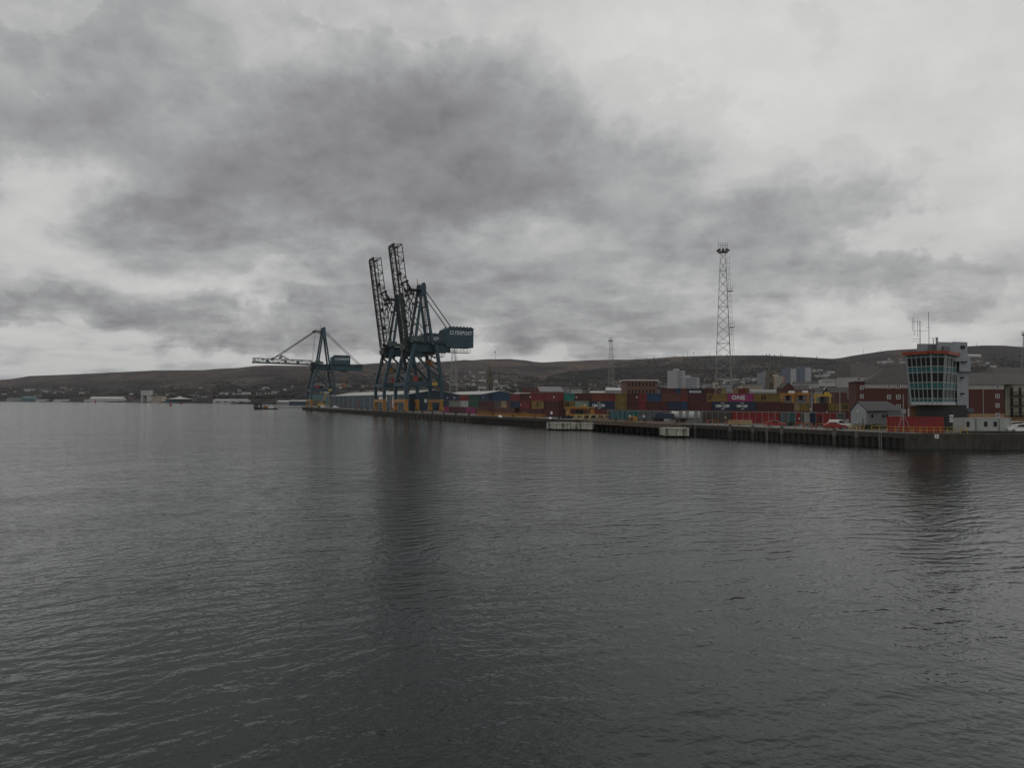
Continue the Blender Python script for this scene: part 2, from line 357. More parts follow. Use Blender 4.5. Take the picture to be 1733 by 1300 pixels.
def build_terrain():
    mt = bpy.data.materials.new('moorland'); mt.use_nodes = True; T = NT(mt.node_tree); b = mt.node_tree.nodes['Principled BSDF']
    tc = T.add('ShaderNodeTexCoord').outputs['Object']
    s = T.add('ShaderNodeSeparateXYZ'); T.l.new(tc, s.inputs[0])
    n = T.noise(T.mapping(tc, sc=(1, 0.45, 3)), 0.0040, 12, 0.72, 0.5)
    n2 = T.noise(T.mapping(tc, (400, 10, 0), sc=(1, 0.5, 5)), 0.012, 10, 0.78)
    n3 = T.noise(T.mapping(tc, sc=(1, .5, 1)), 0.035, 8, 0.8)
    low = T.ramp(n2, [(0.42, (0.013, 0.012, 0.016)), (0.48, (0.030, 0.024, 0.029)), (0.515, (0.030, 0.032, 0.020)), (0.55, (0.075, 0.064, 0.048)), (0.60, (0.022, 0.019, 0.021))])
    high = T.ramp(n, [(0.42, (0.020, 0.016, 0.019)), (0.475, (0.052, 0.038, 0.034)), (0.505, (0.042, 0.040, 0.025)), (0.54, (0.082, 0.052, 0.038)), (0.59, (0.028, 0.023, 0.024))])
    n5 = T.noise(T.mapping(tc, (900, 200, 0), sc=(1, 0.42, 2)), 0.0018, 6, 0.6, 0.6)
    f = T.ramp(T.m('ADD', T.m('MULTIPLY', s.outputs[2], 0.006), T.m('MULTIPLY', T.m('SUBTRACT', n, 0.5), 1.6)), [(0.35, 0.0), (0.8, 1.0)])
    c = T.mix(f, low, high); c = T.mix(0.8, c, T.ramp(n3, [(0.43, 0.35), (0.57, 1.15)]), 'MULTIPLY')
    c = T.mix(0.9, c, T.ramp(n5, [(0.36, 0.32), (0.45, 0.62), (0.51, 0.95), (0.60, 1.7)]), 'MULTIPLY')
    T.l.new(c, b.inputs['Base Color']); b.inputs['Roughness'].default_value = 0.95; b.inputs['Specular IOR Level'].default_value = 0.1
    pxs = [p * 5.0 for p in range(-60, 441)]; ws = [0, .004, .02, .05] + [.05 + .95 * (k / 64) for k in range(1, 65)]
    mb = MB(); vs = []; nc = len(pxs)
    for w in ws:
        for px in pxs:
            p = terr(px, w)
            if w == 0: p.z = min(p.z, QZ if px > 505 else -0.5)
            vs.append(p)
    for k, (dd, zf) in enumerate(((600, .93), (2000, .3))):
        for px in pxs:
            p = terr(px, 1.0); q = gx(px, p.y + dd); q.z = p.z * zf; vs.append(q)
    fs = []
    for i in range(len(ws) + 1):
        for j in range(nc - 1):
            a = i * nc + j; fs.append((a, a + 1, a + nc + 1, a + nc))
    mb.add(vs, fs); o = mb.build('hills', mt); tag(o, kind='structure')
    for p in o.data.polygons: p.use_smooth = True
build_terrain()

def build_ground():
    mb = MB(); pts = [RQ2, CORN, BEND, QEND, gx(519, 900), gx(518, 1245)]
    pts = [(p.x, p.y) for p in pts]
    for px in (516, 530, 560, 590, 620, 800, 1200, 1600, 2200):
        p = gx(px, lerp(D0P, px) + 3); pts.append((p.x, p.y))
    # fan triangulation done as quads is unsafe for a concave outline: let blender fill one ngon
    mb.add([(x, y, QZ) for x, y in pts], [tuple(range(len(pts)))])
    tag(mb.build('ground', M_asph), kind='structure')
    m2 = MB()   # concrete strip along the quay edge
    a, b, c = Q1(-0.0, 4, 0), BEND + (n1v + n2v) * 2.2, Q2(T2, 4, 0)
    m2.slab([(CORN.x, CORN.y), (a.x, a.y), (b.x, b.y), (c.x, c.y), (QEND.x, QEND.y), (BEND.x, BEND.y)], QZ - 0.3, QZ + 0.10)
    tag(m2.build('pavement', mat('quay_kerb', (0.17, 0.165, 0.15), 0.9, 0.25, 0.3, dirt=(0.07, 0.06, 0.05, 0.6))), kind='structure')
build_ground()

def build_quay():
    e = empty('quay_wall', CORN, 0, 'long dark harbour wall with a concrete cap rising from the water', 'quay wall')
    o = -CORN
    m = MB(); a = Vector((0, 0, 0)); nw = -n1v
    # sheet piles, real corrugation
    pts = []; t = 0.0
    while t < T1:
        for (dt, off) in ((0, 0.0), (0.25, 0.4), (0.75, 0.4), (1.0, 0.0)): pts.append(d1 * (t + dt) - n1v * off)
        t += 1.35
    vs = [(p.x, p.y, z) for z in (-1.5, QZ - 0.75) for p in pts]; k = len(pts)
    m.add(vs, [(i, i + 1, k + i + 1, k + i) for i in range(k - 1)]); m.build('sheet_piling', M_pile, e)
    m = MB()
    m.slab([(p.x, p.y) for p in (d1 * -0.5 - n1v * .5, d1 * -0.5 + n1v * 1, d1 * T1 + n1v * 1, d1 * T1 - n1v * .5)], QZ - .85, QZ + .03)
    b0 = BEND - CORN
    m.slab([(p.x, p.y) for p in (b0 - n2v * .5, b0 + n2v * 1, b0 + d2 * T2 + n2v * 1, b0 + d2 * T2 - n2v * .5)], QZ - .95, QZ + .034)
    m.build('cap_beam', M_conc, e)
    m = MB()
    m.slab([(p.x, p.y) for p in (b0 - n2v * .1, b0 + n2v * 2, b0 + d2 * T2 + n2v * 2, b0 + d2 * T2 - n2v * .1)], -1.5, QZ - .95)
    t = 2
    while t < T2:
        p = b0 + d2 * t
        m.slab([(q.x, q.y) for q in (p - n2v * .45, p + d2 * .8 - n2v * .45, p + d2 * .8 - n2v * .05, p - n2v * .05)], -1.5, QZ - 1.0)
        t += 5.5
    m.build('concrete_face', mat('far_quay_face', (0.062, 0.05, 0.04), 0.9, 0.3, 0.4, dirt=(0.02, 0.018, 0.015, 0.6), streak=0.5), e)
    m = MB(); r = RQ2 - CORN; dr = r.normalized(); nr = Vector((-dr.y, dr.x, 0))
    m.slab([(p.x, p.y) for p in (dr * -1.2 - nr * .25, r - nr * .25, r + nr * 2, dr * -0.9 + nr * 3.5)], -1.5, QZ + .06)
    m.slab([(p.x, p.y) for p in (dr * 9.2 + nr * 1.4, r + nr * 1.4, r + nr * 2.2, dr * 9.2 + nr * 2.2)], QZ + .02, QZ + .55)
    m.build('entrance_pier', M_conc, e)
build_quay()

# ------------------------------------------------------------------ cranes
M_strp = bpy.data.materials.new('hazard_stripes'); M_strp.use_nodes = True
def _stripes():
    T = NT(M_strp.node_tree); b = M_strp.node_tree.nodes['Principled BSDF']
    tc = T.add('ShaderNodeTexCoord').outputs['Object']; s = T.add('ShaderNodeSeparateXYZ'); T.l.new(tc, s.inputs[0])
    f = T.m('GREATER_THAN', T.m('FRACT', T.m('MULTIPLY', T.m('ADD', T.m('ADD', s.outputs[2], s.outputs[0]), s.outputs[1]), 0.95)), 0.55)
    T.l.new(T.mix(f, (0.55, 0.27, 0.03, 1), (0.02, 0.018, 0.015, 1)), b.inputs['Base Color']); b.inputs['Roughness'].default_value = 0.6
_stripes()
def crane(t, label, raised, big, spread=(15, 24.5), s=2.6):
    e = empty('container_crane', Q2(t, s, QZ + .1), TH2, label, 'crane', 'blue container cranes on the quay')
    G, A = 19.0, 8.8; GB, GT = 30.4, 35.3
    for x in (0, G):        # yellow sill frames
        m = MB()
        for y in (-A, A): m.box(x - .8, x + .8, y - .9, y + .9, 1.3, 4.6)
        m.box(x - .9, x + .9, -A - 1.0, A + 1.0, 4.6, 6.2); m.build('sill_frame', M_yel, e)
        for y in (-A, A):
            m = MB(); m.box(x - .55, x + .55, y - 2.6, y + 2.6, .75, 1.5)
            for k in (-2.1, -.75, .75, 2.1): m.tube((x - .3, y + k, .45), (x + .3, y + k, .45), .45, n=10)
            m.build('bogie', [M_yel, M_blk], e)
            o = m
    m = MB(); m.box(G - .86, G + .86, -A - .96, -A + .96, 1.5, 5.9); m.build('striped_guard', M_strp, e)
    for y in (-A, A):
        for (x0, x1) in ((0, 4.7), (G, 16.0)):
            m = MB(); m.bar((x0, y, 6.2), (x0, y, 15.2), 1.7, 1.5); m.bar((x0, y, 14.6), (x1, y * .93, GB + 4), 1.7, 1.5); m.build('leg', M_blue, e)
        m = MB(); m.box(.7, G - .7, y - .6, y + .6, 12.9, 15.2); m.build('portal_beam', M_blue, e)
        m = MB(); m.bar((4.4, y * .96, 29.6), (G - .8, y, 15.6), .95, .9); m.build('diagonal_brace', M_blue, e)
        m = MB(); m.bar((11, y * .96, 22.8), (1.7, y * .97, 19.6), .4); m.bar((11.2, y * .96, 22.8), (14.6, y * .96, 29.5), .4); m.build('thin_brace', M_grime, e)
    for x in (0.0, G):
        m = MB(); m.box(x - .55, x + .55, -A + .7, A - .7, 13.0, 14.8); m.build('cross_beam', M_blue, e)
    m = MB()
    for x in (4.6, 16.0): m.box(x - .8, x + .8, -A, A, GB + 1.2, GB + 3.8)
    m.build('top_cross_beam', M_blue, e)
    GE = 25.5 if big else 43.0
    for y in (-3.4, 3.4):
        m = MB(); m.box(1.5, GE, y - .7, y + .7, GB + .3, GT); m.box(1.4, GE + .1, y - .9, y + .9, GT, GT + .25); m.build('main_girder', M_blue, e)
    m = MB()
    for k in range(8): m.box(2 + k * (GE - 4) / 7, 2.6 + k * (GE - 4) / 7, -2.7, 2.7, GT - 1.2, GT - .2)
    m.box(3, GE - 1, 4.2, 5.2, GT - .3, GT - .1); m.build('girder_ties', M_grime, e)
    m = MB()   # walkway rails
    for y in (-5.2,):
        m.box(2, GE, y, y + .9, GT - .35, GT - .2)
        for k in range(int(GE / 2.5)): m.bar((2 + k * 2.5, y, GT - .2), (2 + k * 2.5, y, GT + 1), .09)
        m.bar((2, y, GT + 1), (GE, y, GT + 1), .09)
    m.build('walkway', M_grime, e)
    AX, AZ = 10.5, 66.0
    for y in (-1, 1):
        for x in (5.8, 15.4):
            m = MB(); m.bar((x, y * 4.7, GT - 1), (AX + (x - AX) * .08, y * 3.7, AZ - 2), 1.35, 1.25, w2=1.15); m.build('mast_leg', M_blue, e)
        m = MB(); m.prism([(AX - 1.5, AZ - 6), (AX + 1.5, AZ - 6), (AX + 1.2, AZ - .6), (AX + .3, AZ + .6), (AX - .9, AZ - .2)], y * 3.7 - .75, y * 3.7 + .75); m.build('mast_head', M_blue, e)
    m = MB()
    for (f, w) in ((.33, .5), (.66, .5), (.96, .9)):
        z = GT + (AZ - 2 - GT) * f; yy = 4.7 - f * 1.0
        for s in (-1, 1):
            x = AX + s * 4.8 * (1 - f * .92); m.bar((x, -yy, z), (x, yy, z), w)
    m.bar((AX + 3.3, -3.0, GT), (AX + .6, -3.0, AZ - 6), .25); m.bar((AX + 2.6, -3.0, GT), (AX + .1, -3.0, AZ - 6), .25)
    for k in range(16): 
        f = k / 16; m.bar((AX + 3.3 - 2.7 * f, -3, GT + (AZ - 6 - GT) * f), (AX + 2.6 - 2.5 * f, -3, GT + (AZ - 6 - GT) * f + .01), .2)
    m.build('mast_ties', M_grime, e)
    m = MB(); m.box(AX - 7.4, AX - .6, -3.4, 3.4, AZ - 3.6, AZ - 3.1)
    for x in (AX - 7.2, AX - 5.2, AX - 3.2):
        for y in (-3.3, 3.3): m.bar((x, y, AZ - 3.1), (x, y, AZ - 1.9), .12)
    for y in (-3.3, 3.3):
        m.bar((AX - 7.3, y, AZ - 2.0), (AX - 1, y, AZ - 2.0), .12); m.bar((AX - 7.2, y, AZ - 3.4), (AX - 1, y, AZ - 5.4), .35)
        m.tube((AX - 7.3, y - .4, AZ - 3.4), (AX - 7.3, y + .4, AZ - 3.4), .8, n=10)
    m.bar((AX - 2.6, -2, AZ - 2), (AX - 2.6, -2, AZ + 2.4), .2); m.build('head_platform', M_grime, e)
    BX = 33.0 if big else 42.0
    m = MB()
    for y in (-3.1, 3.1): m.bar((AX + 1, y, AZ - 3.2), (BX, y, GT), .38)
    m.build('backstay', M_cablk, e)
    # machinery house
    x0, x1, z0, z1, hy = (22.5, 38.0, 33.6, 44.0, 5.2) if big else (17.6, 32.4, GT + .2, 42.9, 4.6)
    m = MB(); m.prism([(x0, z0 + 1.2), (x0 + .4, z0), (x1, z0), (x1, z1 - .4), (x0 + 2.2, z1), (x0, z1 - 1.3)], -hy, hy)
    hb = m.build('machinery_house', M_house, e)
    m = MB(); m.box(x0 - .1, x1 + .15, -hy - .06, hy + .06, z0 + 3.15, z0 + 3.3); m.box(x0 + 2.2, x1 + .25, -hy - .2, hy + .2, z1 - .38, z1 - .1); m.build('trim', M_grime, hb)
    for k in range(7):
        for yy in (-hy + 1.6, hy - 1.6):
            x = x0 + 3 + k * (x1 - x0 - 4) / 6; m = MB(); m.sphere((x, yy, z1 - .2), 1.0, 8, 4); m.build('roof_vent', M_blue, hb)
    ts = 2.7 if big else 2.5
    text('lettering', 'CLYDEPORT', ts, M_white, hb, face_mtx(((x0 + x1) / 2 + .7, -hy - .09, z1 - 3.0), (1, 0, 0)), shear=.28, bold=.045, depth=.03, space=1.2, fit=(x1 - x0) * .82)
    if big:
        m = MB()
        for y in (-4.6, -1): 
            m.bar((25, y, 30.8), (36.5, y, 30.8), .18); m.bar((25, y, 32.0), (36.5, y, 32.0), .12)
            for k in range(7): m.bar((25 + k * 1.92, y, 30.8), (25 + k * 1.92, y, 33.2 if k % 2 == 0 else 32), .14)
        m.box(25, 36.5, -4.5, -1.1, 30.72, 30.8)
        m.build('hanging_walkway', M_grime, e)
    m = MB(); m.box(3.2, 7.2, -8.4, -5.4, GT + .3, GT + 3.0); m.build('electrical_cabin', M_grn, e)
    m = MB(); m.box(7.6, 9.6, -8, -5.6, GT + .3, GT + 2.0); m.build('electrical_cabin', M_grn, e); m = MB(); m.box(4, 7, 5.2, 8, GT + .3, GT + 2.4); m.build('electrical_cabin', M_grn, e)
    # boom
    ang = R(82.1) if raised else R(.9)
    HX, HZ = 1.4, GT - .3; ux = Vector((-math.cos(ang), 0, math.sin(ang))); vx = Vector((math.sin(ang), 0, math.cos(ang)))
    def bp(l, h, y): return Vector((HX, 0, HZ)) + ux * l + vx * h + Vector((0, y, 0))
    BL, BD, BW = (50.0, 4.3, 4.2) if raised else (45.5, 3.3, 3.7)
    be = MB(); NP = 12
    for y in (-BW, BW):
        be.bar(bp(0, 0, y), bp(BL, 0, y), .8); be.bar(bp(0, BD, y), bp(BL, BD, y), .36)
        for k in range(NP + 1):
            l = BL * k / NP; be.bar(bp(l, 0, y), bp(l, BD, y), .32)
            if k < NP:
                l2 = BL * (k + 1) / NP; (p, q) = (bp(l, 0, y), bp(l2, BD, y)) if k % 2 else (bp(l, BD, y), bp(l2, 0, y)); be.bar(p, q, .28)
        be.bar(bp(1, .3, y * .55), bp(BL - 1, .3, y * .55), .34)
    for k in range(0, NP + 1):
        l = BL * k / NP; be.bar(bp(l, 0, -BW), bp(l, 0, BW), .26)
        if k % 2 == 0: be.bar(bp(l, BD, -BW), bp(l, BD, BW), .2)
        if k < NP: be.bar(bp(l, 0, -BW * (-1) ** k), bp(BL * (k + 1) / NP, 0, BW * (-1) ** k), .18)
    be.bar(bp(BL, 0, -BW), bp(BL, 0, BW), .8, 1.2); be.bar(bp(BL - 1, BD * .5, -BW), bp(BL - 1, BD * .5, BW), .7)
    for k in range(3): be.bar(bp(BL - 1 - k, 1, -BW + 2), bp(BL - 1 - k, 1, BW - 1), .3)
    bo = be.build('boom', M_grime, e)
    for l in (10, 20, 34):
        m = MB(); m.hexa([bp(l, .8, -BW + .8), bp(l + 2, .8, -BW + .8), bp(l + 2, .8, -BW + 2.2), bp(l, .8, -BW + 2.2)], [bp(l, 2.4, -BW + .8), bp(l + 2, 2.4, -BW + .8), bp(l + 2, 2.4, -BW + 2.2), bp(l, 2.4, -BW + 2.2)])
        m.build('boom_fitting', M_grime, bo)
    m = MB(); l1 = 31.0
    for y in (-BW, BW):
        m.bar(bp(l1, BD, y), bp(24.6, BD + (3.2 if raised else 3.6), y), .5); m.bar(bp(24.6, BD + (3.2 if raised else 3.6), y), bp(18.5, BD, y), .45)
        m.bar(bp(24.6, BD, y), bp(24.6, BD + 3.4, y), .3)
        for q in (24.6, l1): m.tube(bp(q, BD + (1.6 if q < 30 else .2), y - .5), bp(q, BD + (1.6 if q < 30 else .2), y + .5), .8, n=9)
    m.bar(bp(l1, BD, -BW), bp(l1, BD, BW), .8)
    m.build('stay_frame', M_grime, bo)
    m = MB(); hd = Vector((AX - 7.2, 0, AZ - 3.4))
    for y in (-3.4, 3.4):
        if raised:
            p = bp(l1, BD + .3, y); k1 = hd + Vector((0, y, 0))
            m.bar(p, k1, .26); m.bar(p + Vector((.3, 0, -1.6)), k1 + Vector((0, 0, -1.2)), .22)
            kn = bp(20, BD + 4.6, y); m.bar(k1 + Vector((.3, 0, -1)), kn, .24); m.bar(kn, bp(8, BD + .6, y), .4); m.bar(kn, bp(l1, BD, y), .3)
            m.tube(kn - Vector((0, .5, 0)), kn + Vector((0, .5, 0)), .7, n=8)
        else:
            m.bar(hd + Vector((0, y, 0)), bp(l1, BD, y), .36); m.bar(hd + Vector((0, y, -.9)), bp(24.6, BD + 3.6, y), .3)
    m.build('forestay', M_grime, e)
    m = MB()
    for y in (-2.4, 2.4):
        m.bar((AX - 6.6, y, AZ - 3.6), (2.4, y, GT + 1), .16)
    m.build('hoist_rope', M_cablk, e)
    m = MB()  # hinge machinery
    m.box(.7, 3.2, -4.2, 4.2, GB + 1.2, GT - 1.0); m.box(.2, 2.0, -4.8, -3.6, GT, GT + 1.6)
    m.box(.7, 1.7, -.8, .8, GB - 5.5 if raised else GB - .6, GB + 1.3); m.build('hinge_gear', M_grime, e)
    if spread:
        sx, sz = spread; m = MB()
        for x in (sx - 1, sx + 1):
            for y in (-2, 2): m.bar((x, y, sz + 1.5), (x, y, GB + 1), .12)
        m.box(sx - 1.4, sx + 1.4, -2.6, 2.6, sz + 1, sz + 1.8); m.box(sx - 1.2, sx + 1.2, -3.1, 3.1, sz, sz + .55)
        for y in (-3, 3): m.box(sx - 1.25, sx + 1.25, y - .2, y + .2, sz - .7, sz)
        m.build('spreader', mat('spreader_orange', (.30, .13, .03), .6, .3), e)
        m = MB(); m.box(sx - 2.5, sx + 2.5, -2.8, 2.8, GB - .9, GB + .2); m.build('trolley', M_grime, e)
    m = MB(); m.box(4.2, 6.0, -A - .4, -A + 1.6, 15.3, 17.9); m.build('red_cabinet', cmat('bright red'), e)
    m = MB(); m.box(G - 5.4, G - 2.6, -A - .75, -A - .62, 13.2, 14.9); m.build('load_sign', M_yel2, e)
    m = MB()  # stairs on landside leg and cab
    for k in range(5):
        z = 15.4 + k * 3; m.bar((G - .2 - k * .6, -A + 2.5, z), (G - .4 - k * .6, A - 4, z + 3), .3, .7)
    m.box(6.5, 9.5, -A + 1.5, -A + 4.5, 15.2, 17.6); m.build('stairs', M_grime, e)
    return e
crane(101, 'nearest and tallest blue harbour crane, boom raised, big house at its back', True, True)
crane(140, 'blue harbour crane with raised boom half hidden behind the nearest crane', True, True, (5.5, 22))
crane(349, 'distant blue harbour crane at the quay end, boom lowered over the water', False, False, (28, 17.5), 1.3)

# ------------------------------------------------------------------ containers
CTOT = 0
def container(pl, pr, z, h, colour, label, logo=None, group='stacked shipping containers', dep=2.44, plain=False):
    """pl, pr: world points (front bottom-left / bottom-right as seen from the water)"""
    global CTOT; CTOT += 1
    v = Vector((pr.x - pl.x, pr.y - pl.y, 0)); L = v.length - .12; rz = math.atan2(v.y, v.x); c = (pl + pr) / 2
    nrm = Vector((-math.sin(rz), math.cos(rz), 0)); o = c + nrm * dep / 2
    e = empty('shipping_container', (o.x, o.y, z), rz, label, 'container', group); cm = cmat(colour)
    x, y, H = L / 2, dep / 2, h - .03
    m = MB(); n = max(6, int(L / .42)); st = (2 * x - .3) / n
    pts = []
    for k in range(n):
        a = -x + .15 + k * st
        pts += [(a, -y + .10), (a + st * .2, -y + .03), (a + st * .5, -y + .03), (a + st * .7, -y + .10)]
    pts += [(x - .15, -y + .1), (x - .05, -y + .1)]
    q = [(-x + .05, -y + .1)] + pts + [(x - .05, y - .05), (-x + .05, y - .05)]
    m.slab(q, .16, H - .12); m.build('corrugated_walls', cm, e)
    m = MB()
    for sx in (-1, 1):
        for sy in (-1, 1): m.box(sx * x - .08, sx * x + .08, sy * y - .08, sy * y + .08, 0, H)
    for zz in ((0, .16), (H - .13, H)):
        m.box(-x, x, -y, -y + .12, *zz); m.box(-x, x, y - .12, y, *zz); m.box(-x, -x + .12, -y + .12, y - .12, *zz); m.box(x - .12, x, -y + .12, y - .12, *zz)
    m.box(-x + .1, x - .1, -y + .1, y - .1, H - .1, H - .04); m.build('frame', cm, e)
    if not plain:
        m = MB(); m.box(x - .02, x + .05, -y + .14, -.03, .2, H - .18); m.box(x - .02, x + .05, .03, y - .14, .2, H - .18)
        for yy in (-y + .4, -.35, .35, y - .4): m.bar((x + .08, yy, .2), (x + .08, yy, H - .2), .06)
        m.build('doors', cm, e)
    if logo:
        kind = logo[0]
        if kind == 'T':
            _, s, size, off = logo[:4]
            text('lettering', s, size, M_white, e, face_mtx((off * x, -y - .02, H * (.47 if len(logo) < 5 else logo[4])), (1, 0, 0)), bold=.03, depth=.02, space=1.05, fit=logo[5] if len(logo) > 5 else None)
        if kind == 'SW':   # lettering with a pale swoosh above and below it
            _, s, size, off, wf = logo
            text('lettering', s, size, M_white, e, face_mtx((off * x, -y - .02, H * .45), (1, 0, 0)), bold=.04, depth=.02, fit=wf)
            for (cx, cz) in ((off * x + .1, H * .83), (off * x + .3, H * .14)):
                mm = MB(); mm.prism([(cx - .8, cz - .15), (cx - .1, cz + .02), (cx + .7, cz + .22), (cx + .2, cz - .12), (cx - .2, cz - .2)], -y - .04, -y)
                mm.build('swoosh', M_white, e)
        if kind == 'BADGE':   # dark square logo
            _, off, s = logo; mm = MB(); cx = off * x
            mm.box(cx - s * .5, cx + s * .5, -y - .03, -y + .02, H * .22, H * .78); b = mm.build('badge', M_blk, e)
            text('lettering', 'm', s * .7, cm, b, face_mtx((cx, -y - .05, H * .62), (1, 0, 0)), bold=.03, depth=.01); text('lettering', 'sc', s * .6, cm, b, face_mtx((cx, -y - .05, H * .36), (1, 0, 0)), bold=.03, depth=.01)
        if kind == 'DOT':
            mm = MB(); cx = logo[1] * x; mm.tube((cx, -y - .03, H * .5), (cx, -y + .02, H * .5), logo[2] if len(logo) > 2 else .35, n=12); mm.build('sticker', M_white, e)
        if kind == 'CROSS':
            mm = MB(); cx = logo[1] * x; s = .8
            mm.bar((cx - s, -y - .02, H * .5 - s), (cx + s, -y - .02, H * .5 + s), .3, .06); mm.bar((cx - s, -y - .025, H * .5 + s), (cx + s, -y - .025, H * .5 - s), .3, .06); mm.build('emblem', cmat('grey'), e)
    return e
def on_line(px, P, D):
    """point of the ground line P->D under photo column px"""
    a = gx(px, 100.0); k = a.x / a.y; u = D - P; t = (P.x - k * P.y) / (k * u.y - u.x); return P + u * t
ORD = ['bottom', 'second', 'third', 'fourth', 'fifth']
def nth(i):
    return {1: '1st', 2: '2nd', 3: '3rd'}.get(i, '%dth' % i)
def row(P, Dd, tiers, h, where, z0=QZ, **kw):
    for ti, segs in enumerate(tiers):
        for i, sg in enumerate(segs):
            a, b, c = sg[:3]; logo = sg[3] if len(sg) > 3 else None; extra = sg[4] if len(sg) > 4 else ''
            pa, pb = on_line(a, P, Dd), on_line(b, P, Dd)
            lab = '%s container%s, %s from left, %s tier, %s' % (c, extra, nth(i + 1), ORD[ti], where)
            container(pa, pb, z0 + ti * h, h, c, lab, logo, **kw)
HT = 2.85
PA, PA2 = gx(752, 350, 0), gx(871, 281, 0)
row(PA, PA2, [
 [(753, 760, 'pink'), (760, 775, 'maroon'), (775, 788, 'maroon'), (788, 804, 'pink', ('CROSS', 0)), (804, 825, 'brown'), (825, 836, 'dark red'), (836, 852, 'brown'), (852, 871, 'brown')],
 [(750, 760, 'navy'), (760, 779, 'grey'), (779, 793, 'white'), (793, 811, 'green'), (811, 837, 'dark red'), (837, 848, 'rusty grey'), (848, 858, 'tan'), (858, 864, 'brown'), (864, 879, 'navy')],
 [(752, 760, 'navy', ('DOT', .3, .4)), (760, 778, 'navy', ('T', 'ZIM', 1.0, 0)), (778, 793, 'red'), (793, 811, 'green'), (811, 825, 'navy', ('DOT', 0, .3)), (864, 879, 'red')]],
 HT, 'far stack right of the cranes')
PB, PB2 = gx(880, 268, 0), gx(946, 252, 0)
row(PB, PB2, [
 [(880, 898, 'maroon'), (898, 919, 'maroon'), (919.5, 945, 'maroon', ('DOT', .1, .6))],
 [(880, 897, 'red', ('DOT', -.9, .25)), (899, 920.5, 'yellow', ('BADGE', 0, .9)), (921, 945, 'dark red')],
 [(880, 896, 'dark red'), (896, 920, 'red', ('DOT', -.9, .3)), (920.5, 945, 'red', ('DOT', .4, .3))]],
 HT, 'stack left of the turquoise one')
PC, PC2 = gx(947, 256, 0), gx(1330, 243, 0)
row(PC, PC2, [
 [(947, 972, 'maroon', ('DOT', .1, .5)), (973, 1000, 'brown'), (1000, 1033, 'rust red'), (1034, 1066, 'dark red'), (1067, 1110, 'maroon'), (1111, 1150, 'dark red'), (1151, 1190, 'brown'), (1191, 1235, 'maroon'), (1236, 1279, 'dark red'), (1280, 1325, 'maroon')],
 [(947, 971.5, 'yellow', ('BADGE', .1, 1.2)), (973, 996, 'pale green', ('DOT', .5, .3)), (997, 1026, 'navy', ('SW', 'CMA CGM', 1.3, .1, 4.4), ' with white lettering'), (1026.5, 1040, 'navy'), (1041, 1060, 'ochre'), (1061, 1081, 'dark red'), (1081, 1094, 'red'), (1094.5, 1119, 'dark red'), (1119.5, 1130, 'maroon'), (1131, 1153, 'navy'), (1153.5, 1163, 'blue'), (1164.5, 1184, 'dark red'), (1184.5, 1204, 'maroon'), (1206, 1236, 'navy', ('SW', 'CMA CGM', 1.3, .1, 4.6), ' with white lettering'), (1236.5, 1279, 'navy', ('SW', 'CMA CGM', 1.15, -.1, 3.6), ' with thin white lettering'), (1280, 1325, 'dark red')],
 [(949, 971.5, 'turquoise'), (973, 1000, 'maroon', ('DOT', -.85, .25)), (1001, 1031, 'rust red'), (1031.3, 1041, 'red'), (1041.5, 1060, 'ochre'), (1061, 1081, 'dark red', ('DOT', .7, .25)), (1081, 1094, 'red'), (1095, 1119, 'blue'), (1119.5, 1152, 'brown'), (1152, 1164, 'rust red'), (1164, 1196, 'dark red'), (1196, 1206.5, 'yellow', ('BADGE', .1, 1.0)), (1206.8, 1219, 'yellow'), (1219.3, 1230.5, 'yellow'), (1231, 1275, 'pink', ('T', 'ONE', 2.1, -.15), ' with white letters'), (1275.5, 1320, 'ochre', ('BADGE', -.25, 1.5), ' with dark square emblem')]],
 HT, 'long main stack')
PE, PE2 = gx(1118, 292, 0), gx(1275, 288, 0)
row(PE, PE2, [
 [(1119, 1160, 'dark red'), (1161, 1200, 'maroon'), (1201, 1236, 'brown'), (1240, 1268, 'dark red')],
 [(1119, 1160, 'maroon'), (1161, 1200, 'dark red'), (1201, 1236, 'brown'), (1240, 1268, 'maroon')],
 [(1119, 1160, 'dark red'), (1161, 1200, 'brown'), (1201, 1236, 'maroon'), (1240, 1268, 'dark red')],
 [(1118, 1144, 'maroon'), (1144, 1152, 'blue'), (1152, 1163, 'brown'), (1163.5, 1188, 'navy', ('T', 'MAERSK', 1.3, .1)), (1190, 1208, 'dark red'), (1208.5, 1220, 'brown'), (1221, 1229, 'tan'), (1240, 1251, 'yellow'), (1252, 1262, 'red'), (1262.5, 1268, 'ochre')]],
 2.78, 'rear stack behind')
PG, PG2 = gx(1326, 243, 0), gx(1445, 236, 0)
row(PG, PG2, [
 [(1326, 1360, 'maroon'), (1361, 1398, 'dark red'), (1402, 1440, 'maroon')],
 [(1326, 1343, 'dark red'), (1344, 1353, 'tan'), (1353.5, 1370, 'ochre'), (1375, 1401, 'dark red'), (1402, 1440, 'ochre', ('BADGE', .5, 1.5), ' with dark square emblem')]],
 2.65, 'stack below the straddle carriers')
PD, PD2 = gx(1030, 206, 0), gx(1430, 172, 0)
